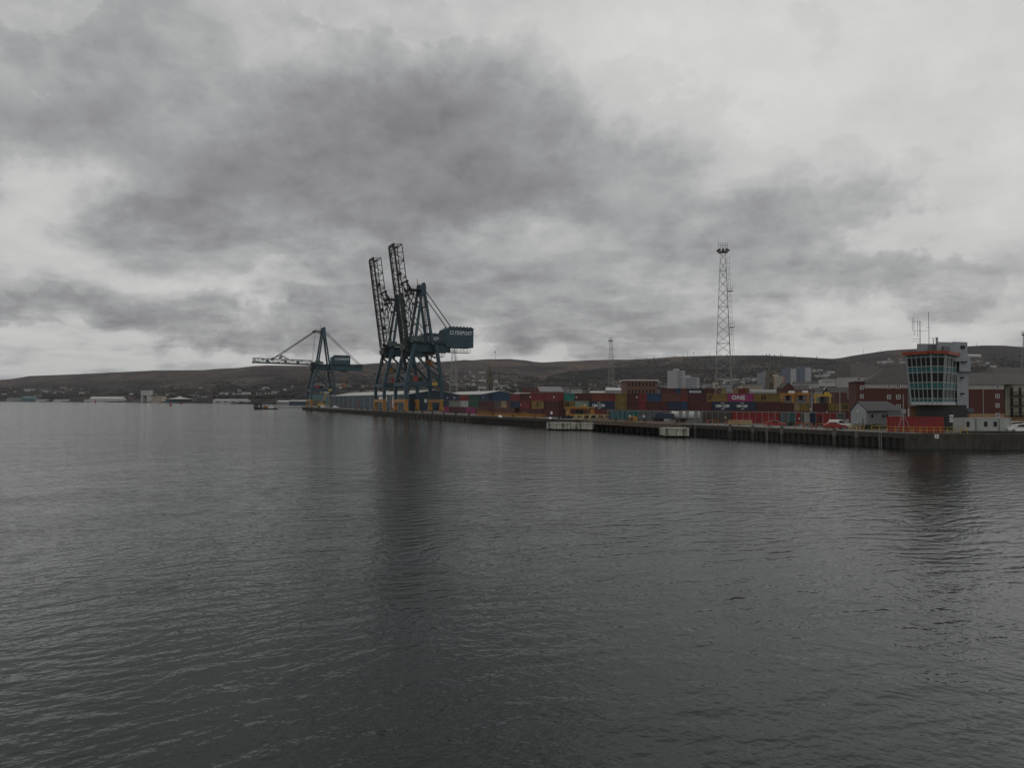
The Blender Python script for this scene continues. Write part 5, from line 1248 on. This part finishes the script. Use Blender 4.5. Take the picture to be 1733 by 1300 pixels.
# ------------------------------------------------------------------ vehicles
def vehicle(loc, rz, kind, body, label, name, group=None, body2=None):
    """side view in x-z, front at +x"""
    e = empty(name, loc, rz, label, {'white_van': 'van'}.get(name, 'car'), group)
    if kind == 'van': L, W, prof = 4.4, 1.75, [(-2.2, .35), (2.15, .35), (2.2, .75), (2.1, .98), (1.35, 1.12), (.55, 1.78), (.2, 1.84), (-2.05, 1.84), (-2.2, 1.6)]; win = [(.95, 1.38), (.5, 1.70), (-.05, 1.70), (-.15, 1.18), (1.15, 1.15)]
    elif kind == 'suv': L, W, prof = 4.5, 1.8, [(-2.2, .4), (2.2, .4), (2.25, .8), (2.1, 1.0), (1.1, 1.12), (.45, 1.6), (-1.5, 1.66), (-2.1, 1.15), (-2.25, .9)]; win = [(.9, 1.15), (.4, 1.52), (-1.4, 1.57), (-1.85, 1.15)]
    else: L, W, prof = 4.2, 1.75, [(-2.1, .35), (2.1, .35), (2.15, .68), (2.0, .84), (1.0, .98), (.25, 1.42), (-1.0, 1.45), (-1.9, .98), (-2.1, .9)]; win = [(.85, .98), (.2, 1.34), (-.95, 1.37), (-1.6, .98)]
    m = MB(); y = W / 2; k = .86
    vs = [(x, -y * (1 if z < 1.15 else k), z) for x, z in prof] + [(x, y * (1 if z < 1.15 else k), z) for x, z in prof]; n = len(prof)
    m.add(vs, [tuple(range(n)), tuple(range(2 * n - 1, n - 1, -1))] + [(q, n + q, n + (q + 1) % n, (q + 1) % n) for q in range(n)]); m.build('body', body, e)
    for s in (-1, 1):
        m = MB(); yy = s * y; n = len(win)
        m.add([(x, yy * (1.01 if z < 1.2 else .93) , z) for x, z in win], [tuple(range(n))]); m.build('side_window', M_glass, e)
    m = MB()
    if kind == 'van': m.hexa([(1.42, -.72, 1.13), (1.42, .72, 1.13), (1.40, .72, 1.12), (1.40, -.72, 1.12)], [(.64, -.66, 1.76), (.64, .66, 1.76), (.6, .66, 1.74), (.6, -.66, 1.74)])
    else: a_, b_ = prof[4], prof[5]; m.hexa([(a_[0] + .03, -.72, a_[1] + .02), (a_[0] + .03, .72, a_[1] + .02), (a_[0], .72, a_[1]), (a_[0], -.72, a_[1])], [(b_[0] + .03, -.66, b_[1]), (b_[0] + .03, .66, b_[1]), (b_[0], .66, b_[1] - .03), (b_[0], -.66, b_[1] - .03)])
    m.build('windscreen', mat('windscreen', (.12, .13, .14), .08, .1) if kind != 'car' else mat('windscreen_sky_reflection', (.62, .63, .64), .12, .05), e)  # on cars the sky's white reflection is painted into the glass colour
    for x in (-1.35, 1.35):
        for s in (-1, 1):
            m = MB(); m.tube((x, s * (y - .2), .32), (x, s * (y + .02), .32), .32, n=14); w = m.build('wheel', M_blk, e)
            m = MB(); m.tube((x, s * (y), .32), (x, s * (y + .035), .32), .19, n=10); m.build('rim', M_galv, w)
    for s in (-1, 1):
        m = MB(); m.box(L / 2 - .2, L / 2 + .02, s * y * .8 - .16, s * y * .8 + .16, .66, .8); m.build('headlight', M_white, e)
    return e
M_cw = mat('car_white', (.72, .72, .70), .25, .03, .5); M_cr = mat('car_red', (.28, .018, .018), .25, .05, .5); M_cg = mat('car_grey', (.2, .2, .21), .25, .05, .5)
vehicle(gx(1421, 152.5, QZ), R(-26), 'van', M_cw, 'white small van parked behind the orange quay barrier', 'white_van')
vehicle(gx(1412, 148, QZ), R(-12), 'car', M_cr, 'dark red car parked in front of the white van', 'red_car')
vehicle(gx(1313, 160, QZ), R(-20), 'car', M_cr, 'red car with bright windscreen in front of the red containers', 'red_car')
vehicle(gx(1724, 131.5, QZ + .07), R(172), 'suv', M_cw, 'white estate car at the right edge beside the grey cabins', 'white_car')
vehicle(gx(1713, 150, QZ), R(172), 'suv', M_cw, 'white car partly hidden behind the grey cabins', 'white_car')
vehicle(gx(1706, 160, QZ), R(172), 'car', M_cg, 'dark car behind the grey cabins', 'grey_car')
vehicle(Q2(300, 3), R(70), 'van', M_cw, 'white van, left of two near the distant crane', 'white_van', 'white vans on the far quay')
vehicle(Q2(268, 6), R(20), 'van', M_cw, 'white van with open side near the long warehouse', 'white_van', 'white vans on the far quay')
vehicle(Q2(255, 7), R(200), 'suv', M_cg, 'dark estate car near the long warehouse', 'grey_car')
# ------------------------------------------------------------------ site cabins
for i, (a, b, w_) in enumerate(((1631.5, 1650.5, [.35]), (1652, 1690, [.42, .85]), (1691, 1711, []))):
    D = 129.5 + i * .9; e, w, dp, h = bld('site_cabin', a, b, D, QZ + .06, QZ + 2.72, ['grey site cabin with one dark window beside the control tower base', 'wide grey site cabin with two dark windows', 'plain grey windowless site cabin nearest the white car'][i], 'cabin', M_cabin, 2.6, .4, 'grey site cabins', 715)
    m = MB(); m.box(-.04, w + .04, -.05, 2.65, h, h + .1); m.box(0, .12, -.04, -.001, 0, h); m.box(w - .12, w, -.04, -.001, 0, h); m.build('frame', mat('cabin_frame', (.27, .28, .26)), e)
    for u in w_: m = MB(); m.box(w * u - .32, w * u + .32, -.05, .05, 1.15, 2.1); m.build('window', M_glass, e)
# ------------------------------------------------------------------ railings, barriers, posts, bollards
def rail(p, q, label, mt, n, h=1.15, name='railing', group=None, bars=2, t=.08):
    v = q - p; L = v.length; e = empty(name, p, math.atan2(v.y, v.x), label, 'railing', group)
    m = MB()
    for k in range(bars): m.bar((0, 0, h * (k + 1) / bars), (L, 0, h * (k + 1) / bars), t)
    m.build('rails', mt, e); m = MB()
    for k in range(n + 1): x = L * k / n; m.bar((x, 0, 0), (x, 0, h + t / 2), t)
    m.build('posts', mt, e); return e
dr = (RQ - CORN).normalized(); 
pA = gx(1500, 128.5, QZ + .03, 732)
rail(Q1(8.0, .3, QZ + .03), Q1(.4, .3, QZ + .03), 'yellow railing on the quay edge left of the corner', M_yel2, 5)
rail(CORN + dr * .3 + Vector((0, .45, QZ + .06)), CORN + dr * 9.5 + Vector((0, .45, QZ + .06)), 'long yellow railing in front of the control tower on the pier corner', M_yel2, 8)
rail(Q1(12.6, .4, QZ + .03), Q1(9.6, .4, QZ + .03), 'short double yellow railing left of the corner', M_yel2, 4)
for i, (t0, t1, lab) in enumerate(((33.5, 31.5, 'short orange and yellow hoop barrier right of the red car'), (25.5, 21.5, 'orange hoop barrier left of the dark red car'), (20.5, 15.6, 'long orange hoop barrier in front of the white van'), (44.5, 40.5, 'faded orange hoop barrier behind the red car'), (50, 46.6, 'faded orange hoop barrier at the yellow machinery'))):
    rail(Q1(t0, 1.2, QZ + .03), Q1(t1, 1.2, QZ + .03), lab, M_org, 2, 1.2, 'hoop_barrier', 'orange hoop barriers along the quay edge', 1, .14)
for i, t in enumerate((15.2, 27.5, 35.0, 41.5, 10.5)):
    e = empty('fender_pile', Q1(t, -.55, 0), 0, ['pale fender pile, in front of the white van', 'pale fender pile, below the orange barrier', 'pale fender pile, in front of the red car', 'pale fender pile, leftmost of the dark sheet wall', 'short dark fender pile near the corner'][i], 'fender pile', 'fender piles on the dark quay wall')
    m = MB(); m.box(-.22, .22, -.22, .22, -1.5, QZ + (.4 if i < 4 else 0)); m.build('pile', mat('pale_pile', (.085, .08, .07), .9, .3, .8, streak=.6), e)
    m = MB(); m.box(-.26, .26, -.26, .26, 1.4, QZ - .1); m.build('fender_pad', mat('pad_grey', (.13, .13, .12), .8, .2, 1.0, dirt=(.05, .04, .03, .6)), e)
bol = None; k = 0
for (fn, ts, nm) in ((Q2, list(range(6, 190, 14)), 'far'), (Q1, [60, 72, 84, 98, 112, 126, 140, 154], 'near')):
    for t in ts:
        if bol is None:
            e = empty('bollard', fn(t, 1.0, QZ + .1)); m = MB(); m.tube((0, 0, 0), (0, 0, .55), .38, .30, 12); m.tube((0, 0, .55), (0, 0, .85), .48, .48, 12); m.build('casting', M_blk, e); m = MB(); m.box(-.6, .6, -.6, .6, -.08, .05); m.build('base_plate', M_grime, e); bol = e
        else: e = copy_tree(bol); e.location = fn(t, 1.0, QZ + .1)
        k += 1; tag(e, 'black mooring bollard, ' + nth(k if nm == 'far' else k - 14) + (' from right on the far quay edge' if nm == 'far' else ' from right on the near quay edge'), 'bollard', 'bollards along the quay edge')
for i, t in enumerate((5.5, 31, 52, 73, 96)):
    e = empty('quay_ladder', Q1(t, -.62, 0), TH1 + math.pi / 2, 'rusty steel ladder down the dark quay wall, ' + nth(i + 1) + ' from right', 'ladder', 'ladders on the quay wall')
    m = MB(); m.bar((0, 0, -.5), (0, 0, QZ + .5), .07); m.bar((.45, 0, -.5), (.45, 0, QZ + .5), .07); m.build('rails', M_galv, e); m = MB()
    for q in range(10): m.bar((0, 0, .05 + q * .28), (.45, 0, .05 + q * .28), .05)
    m.build('rungs', M_galv, e)
# yellow equipment racks along the quay
random.seed(4)
for i in range(24):
    px = 810 + i * 4.7; D = 262 - (px - 812) * .28 + (i % 3) * 3; h = random.choice((.5, .8, 1.2, 1.7)); e = empty('spreader_rack', gx(px, D, QZ + .02), R(random.uniform(50, 70) - 90), 'rusty yellow spreader rack, ' + nth(i + 1) + ' from left, below the maroon containers', 'rack', 'yellow racks along the quay')
    m = MB(); w = 1.7
    for x in (-w / 2, w / 2):
        for y in (-.6, .6): m.bar((x, y, 0), (x, y, h), .12)
    m.build('posts', M_yel, e); m = MB()
    for z in (.3, h): 
        for y in (-.6, .6): m.bar((-w / 2, y, z), (w / 2, y, z), .12)
    m.bar((-w / 2, -.6, .3), (w / 2, -.6, h), .1); m.build('beams', M_yel, e)
for i, (px, D, s) in enumerate(((846, 246, .75), (931, 224, .55))):
    e = empty('covered_boat', gx(px, D, QZ + .02), R(-50), ['white tarpaulin covered heap on the quay below the brown containers', 'small white tarpaulin heap on the quay below the maroon containers'][i], 'tarpaulin')
    m = MB(); m.sphere((0, 0, .2), .9 * s, 10, 6, .75); m.sphere((1.0 * s, 0, .1), .6 * s, 10, 5, .8); m.build('cover', M_white, e)
# low yellow quay machinery by the red containers
def tug(px, D, label):
    e = empty('yard_tractor', gx(px, D, QZ), R(-22), label, 'tractor'); m = MB()
    m.prism([(-3.4, .6), (2.6, .6), (2.6, .95), (1.0, 1.1), (.5, 1.6), (-.4, 1.6), (-.7, 1.1), (-3.4, .95)], -1.1, 1.1); m.build('body', M_yel, e)
    m = MB(); m.prism([(-.4, 1.1), (.7, 1.1), (.4, 1.5), (-.3, 1.5)], -1.14, 1.14); m.build('window', M_glass, e)
    m = MB(); m.bar((-3.2, 0, 1.0), (-1.2, 0, 1.7), .2); m.bar((-1.2, 0, 1.7), (-.6, 0, 1.3), .16); m.build('lifting_arm', M_yel, e)
    for x in (-2.5, -1.2, 2.2):
        m = MB(); m.tube((x, -1.15, .4), (x, 1.15, .4), .4, n=12); m.build('wheel', M_blk, e)
frame_beam(1233, 1262, 176, 'low rusty yellow steel frame at the quay edge below the red containers', QZ + .1, .9, None, -4)
# excavator by the far crane
def excavator():
    D = 560; p = gx(545, D, QZ, 690); e = empty('excavator', p, R(15), 'yellow material handler with raised arm beside the distant crane', 'excavator'); m = MB()
    m.box(-3.2, 3.2, -1.6, -.8, 0, 1.1); m.box(-3.2, 3.2, .8, 1.6, 0, 1.1); m.build('tracks', M_blk, e)
    m = MB(); m.box(-3.4, 2.4, -1.5, 1.5, 1.3, 3.4); m.build('body', M_yel2, e); m = MB(); m.box(1.0, 2.6, -1.5, -.2, 3.4, 5.0); m.build('cab', M_glass, e)
    m = MB(); m.bar((1, .3, 2.8), (2.6, .3, 11.0), .9, w2=.7); m.bar((2.6, .3, 11.0), (6.0, .3, 8.8), .6, w2=.4); m.build('arm', M_yel2, e); m = MB(); m.hexa([(5.3, -.3, 7.6), (6.5, -.3, 7.4), (6.5, .9, 7.4), (5.3, .9, 7.6)], [(5.6, 0, 8.8), (6.3, 0, 8.8), (6.3, .6, 8.8), (5.6, .6, 8.8)]); m.build('grab', M_grime, e)
excavator()
# signal mast with stays beside the tower
def signal_mast():
    D = 130.2; p = gx(1529, D, QZ + .03, 700); e = empty('signal_mast', p, 0, 'thin grey signal mast with two slanting stays in front of the red store container', 'mast'); H = zat(1529, 668, D) - QZ; m = MB()
    m.tube((0, 0, 0), (0, 0, H), .11, .07, 8); m.build('pole', M_galv, e); m = MB(); zz = zat(1529, 699.5, D) - QZ
    m.bar((-.1, 0, zz), (-1.35, -.1, 0), .07); m.bar((.1, 0, zz), (1.35, -.1, 0), .07); m.build('stays', M_galv, e)
    m = MB(); m.bar((-2.6, 0, zz + .15), (.5, 0, zz + .35), .08); m.box(-.35, .35, -.2, .2, zz - .1, zz + .7); m.build('yard_arm', M_galv, e)
signal_mast()
def lamp_pole(px, D, yt, label, arm=0):
    p = gx(px, D, QZ); H = zat(px, yt, D) - QZ; e = empty('lamp_post', p, 0, label, 'lamp post', 'tall thin lamp posts in the yard'); m = MB(); m.tube((0, 0, 0), (0, 0, H), .16, .09, 8); m.build('pole', M_galv, e)
    m = MB()
    if arm: m.bar((0, 0, H), (arm, 0, H + .1), .12); m.box(arm - .4, arm + .3, -.15, .15, H - .02, H + .14)
    else: m.box(-.3, .3, -.3, .3, H - .1, H + .15)
    m.build('lamp_head', M_galv, e)
lamp_pole(1374, 190, 652, 'lamp post with short arm standing among the straddle carriers', -3)
lamp_pole(1421.5, 230, 649, 'thin lamp post left of the brick flats')
lamp_pole(1211.5, 300, 645, 'thin lamp post left of the tall floodlight mast')
# security fence behind the quay row
def fence():
    v = PD2 - PD; L = v.length; nn = Vector((-v.y, v.x, 0)).normalized(); o = PD - nn * .8; e = empty('security_fence', (o.x, o.y, QZ), math.atan2(v.y, v.x), 'tall steel mesh fence with pale top rail in front of the single container row', 'fence')
    m = MB(); m.bar((0, 0, 3.05), (L, 0, 3.05), .10); m.bar((0, 0, .2), (L, 0, .2), .06); m.build('rails', M_galv, e)
    m = MB()
    for k in range(40): x = L * k / 39; m.bar((x, 0, 0), (x, 0, 3.15), .07)
    m.build('posts', M_galv, e)
    m = MB(); x = 27.5
    for k in range(32): m.bar((x + k * .26, 0, .2), (x + k * .26, 0, 3.0), .07)
    m.build('palings', mat('rust_palings', (.10, .085, .075), .8, .3), e)
fence()
# shrubs and rough growth near the harbour building
def shrub(px, D, s, label, col, seed):
    random.seed(seed); p = gx(px, D, QZ); e = empty('shrub', p, 0, label, 'shrub'); m = MB()
    for k in range(420):
        a = random.uniform(0, 6.28); r = random.random() ** .6 * 1.6 * s; z = random.random() * 1.2 * s * (1 - .45 * r / (1.6 * s)); c = Vector((math.cos(a) * r * 1.6, math.sin(a) * r, z + .1)); q = .12
        d = Vector((random.uniform(-1, 1), random.uniform(-1, 1), random.uniform(-1, 1))).normalized() * q; d_ = d.cross(Vector((random.uniform(-1, 1), .3, 1))).normalized() * q
        m.add([c - d, c + d_, c + d, c - d_], [(0, 1, 2, 3)])
    m.build('foliage', col, e); m = MB()
    for k in range(9): a = k * .7; m.bar((0, 0, 0), (math.cos(a) * s, math.sin(a) * .8 * s, .8 * s), .05)
    m.build('stems', M_timb, e)
MS = mat('shrub_brown', (.05, .045, .025), .9, .3); 
shrub(1380, 158, 1.1, 'brown scrub on the quay between the barriers', MS, 1); shrub(1462, 146, 1.2, 'olive scrub in front of the small gabled building', mat('shrub_olive', (.06, .058, .02), .9, .3), 2)
shrub(1482, 146, 1.0, 'dark scrub beside the yellow railing', MS, 3); shrub(1337, 166, .9, 'small green scrub right of the red car', mat('shrub_green', (.03, .06, .025), .9, .3), 4)
shrub(1068, 196, .9, 'dark heap of scrub by the teal container', MS, 8)
e = empty('cable_reel', gx(1072, 192, QZ + .1), .6, 'orange brown cable reel at the foot of the teal container', 'reel'); m = MB(); m.tube((0, -.8, .8), (0, -.6, .8), .8, n=14); m.tube((0, .6, .8), (0, .8, .8), .8, n=14); m.build('flanges', M_yel, e); m = MB(); m.tube((0, -.6, .8), (0, .6, .8), .5, n=12); m.build('drum', M_timb, e)
# white sign on the pier face
e = empty('pier_sign', CORN + dr * 3.8 + Vector((0, -.3, 0)), math.atan2(dr.y, dr.x), 'small white square sign on the pier face under the railing', 'sign'); m = MB(); m.box(-.35, .35, -.06, .0, QZ - .75, QZ - .05); m.build('panel', M_white, e); m = MB(); m.box(-.2, .2, -.08, -.06, QZ - .5, QZ - .3); m.build('marking', M_fgrey, e)
# ------------------------------------------------------------------ buoys and barge
for i, (px, D, s) in enumerate(((288.5, 1000, 1.25), (306.5, 1230, 1.15), (161, 1800, 1.6))):
    e = empty('channel_buoy', gx(px, D, 0), 0, ['red channel buoy on the water, nearest of the far buoys', 'small red channel buoy right of the nearest one', 'red channel buoy in front of the long pale warehouse'][i], 'buoy', 'red channel buoys'); m = MB()
    m.tube((0, 0, -.3), (0, 0, 1.0 * s), 1.5 * s, 1.5 * s, 12); m.build('float', cmat('bright red'), e); m = MB(); m.tube((0, 0, 1.0 * s), (0, 0, 4.4 * s), 1.0 * s, .25 * s, 8); m.build('tower', cmat('bright red'), e); m = MB(); m.sphere((0, 0, 4.8 * s), .45 * s); m.build('lantern', cmat('bright red'), e)
def barge():
    D = 640; p = gx(431, D, 0, 690); e = empty('work_barge', p, R(8), 'dark work barge with black box frame and small white wheelhouse', 'barge')
    m = MB(); m.prism([(0, .9), (20, .9), (19, -.4), (1, -.4)], -3, 3); m.build('hull', M_blk, e)
    m = MB()
    for x in (0, 5.4):
        for y in (-2.6, 2.6): m.box(x - .35, x + .35, y - .35, y + .35, .5, 4.6)
        m.box(x - .3, x + .3, -2.6, 2.6, 4.1, 4.8)
    for y in (-2.6, 2.6): m.box(0, 5.4, y - .4, y + .4, 4.0, 5.0); m.box(0, 5.4, y - .4, y + .4, .8, 1.7)
    m.box(1.8, 2.4, -2.4, 2.4, .9, 4.2); m.build('box_frame', M_blk, e)
    m = MB(); m.box(12, 16.5, -1.5, 1.5, .9, 2.9); m.box(12.5, 14.5, -1.2, 1.2, 2.9, 3.8); w = m.build('wheelhouse', M_white, e); m = MB(); m.box(12.7, 14.3, -1.25, 1.25, 3.1, 3.6); m.build('window', M_glass, w)
    m = MB()
    for k, (x, h) in enumerate(((7, 1.4), (8.4, 2.3), (9.6, 1.6), (10.8, 2.6), (17.4, 2.0))): m.box(x, x + .8, -1.4, 1.4, .9, .9 + h)
    m.bar((17.5, 0, 1), (18.8, 0, 4.6), .2); m.build('deck_gear', M_yel, e)
barge()
e = empty('pontoon', gx(468, 760, 0, 690), 0, 'low grey pontoon behind the work barge', 'pontoon'); m = MB(); m.box(0, 26, -3, 3, -.2, .8); m.build('deck', M_fgrey, e); m = MB()
for k in range(12): m.box(k * 2.3, k * 2.3 + .3, -3, -2.7, .8, 2.4)
m.build('posts', M_fgrey, e)

# ------------------------------------------------------------------ haze
hz = bpy.data.materials.new('haze_air'); hz.use_nodes = True; nt = hz.node_tree; nt.nodes.remove(nt.nodes['Principled BSDF'])
pv = nt.nodes.new('ShaderNodeVolumePrincipled'); pv.inputs['Density'].default_value = 0.000028; pv.inputs['Color'].default_value = (.86, .87, .93, 1); pv.inputs['Anisotropy'].default_value = 0.1
nt.links.new(pv.outputs[0], nt.nodes['Material Output'].inputs['Volume'])
m = MB(); m.box(-8990, 8990, -390, 8990, -6, 460); h = m.build('haze', hz); tag(h, kind='stuff')
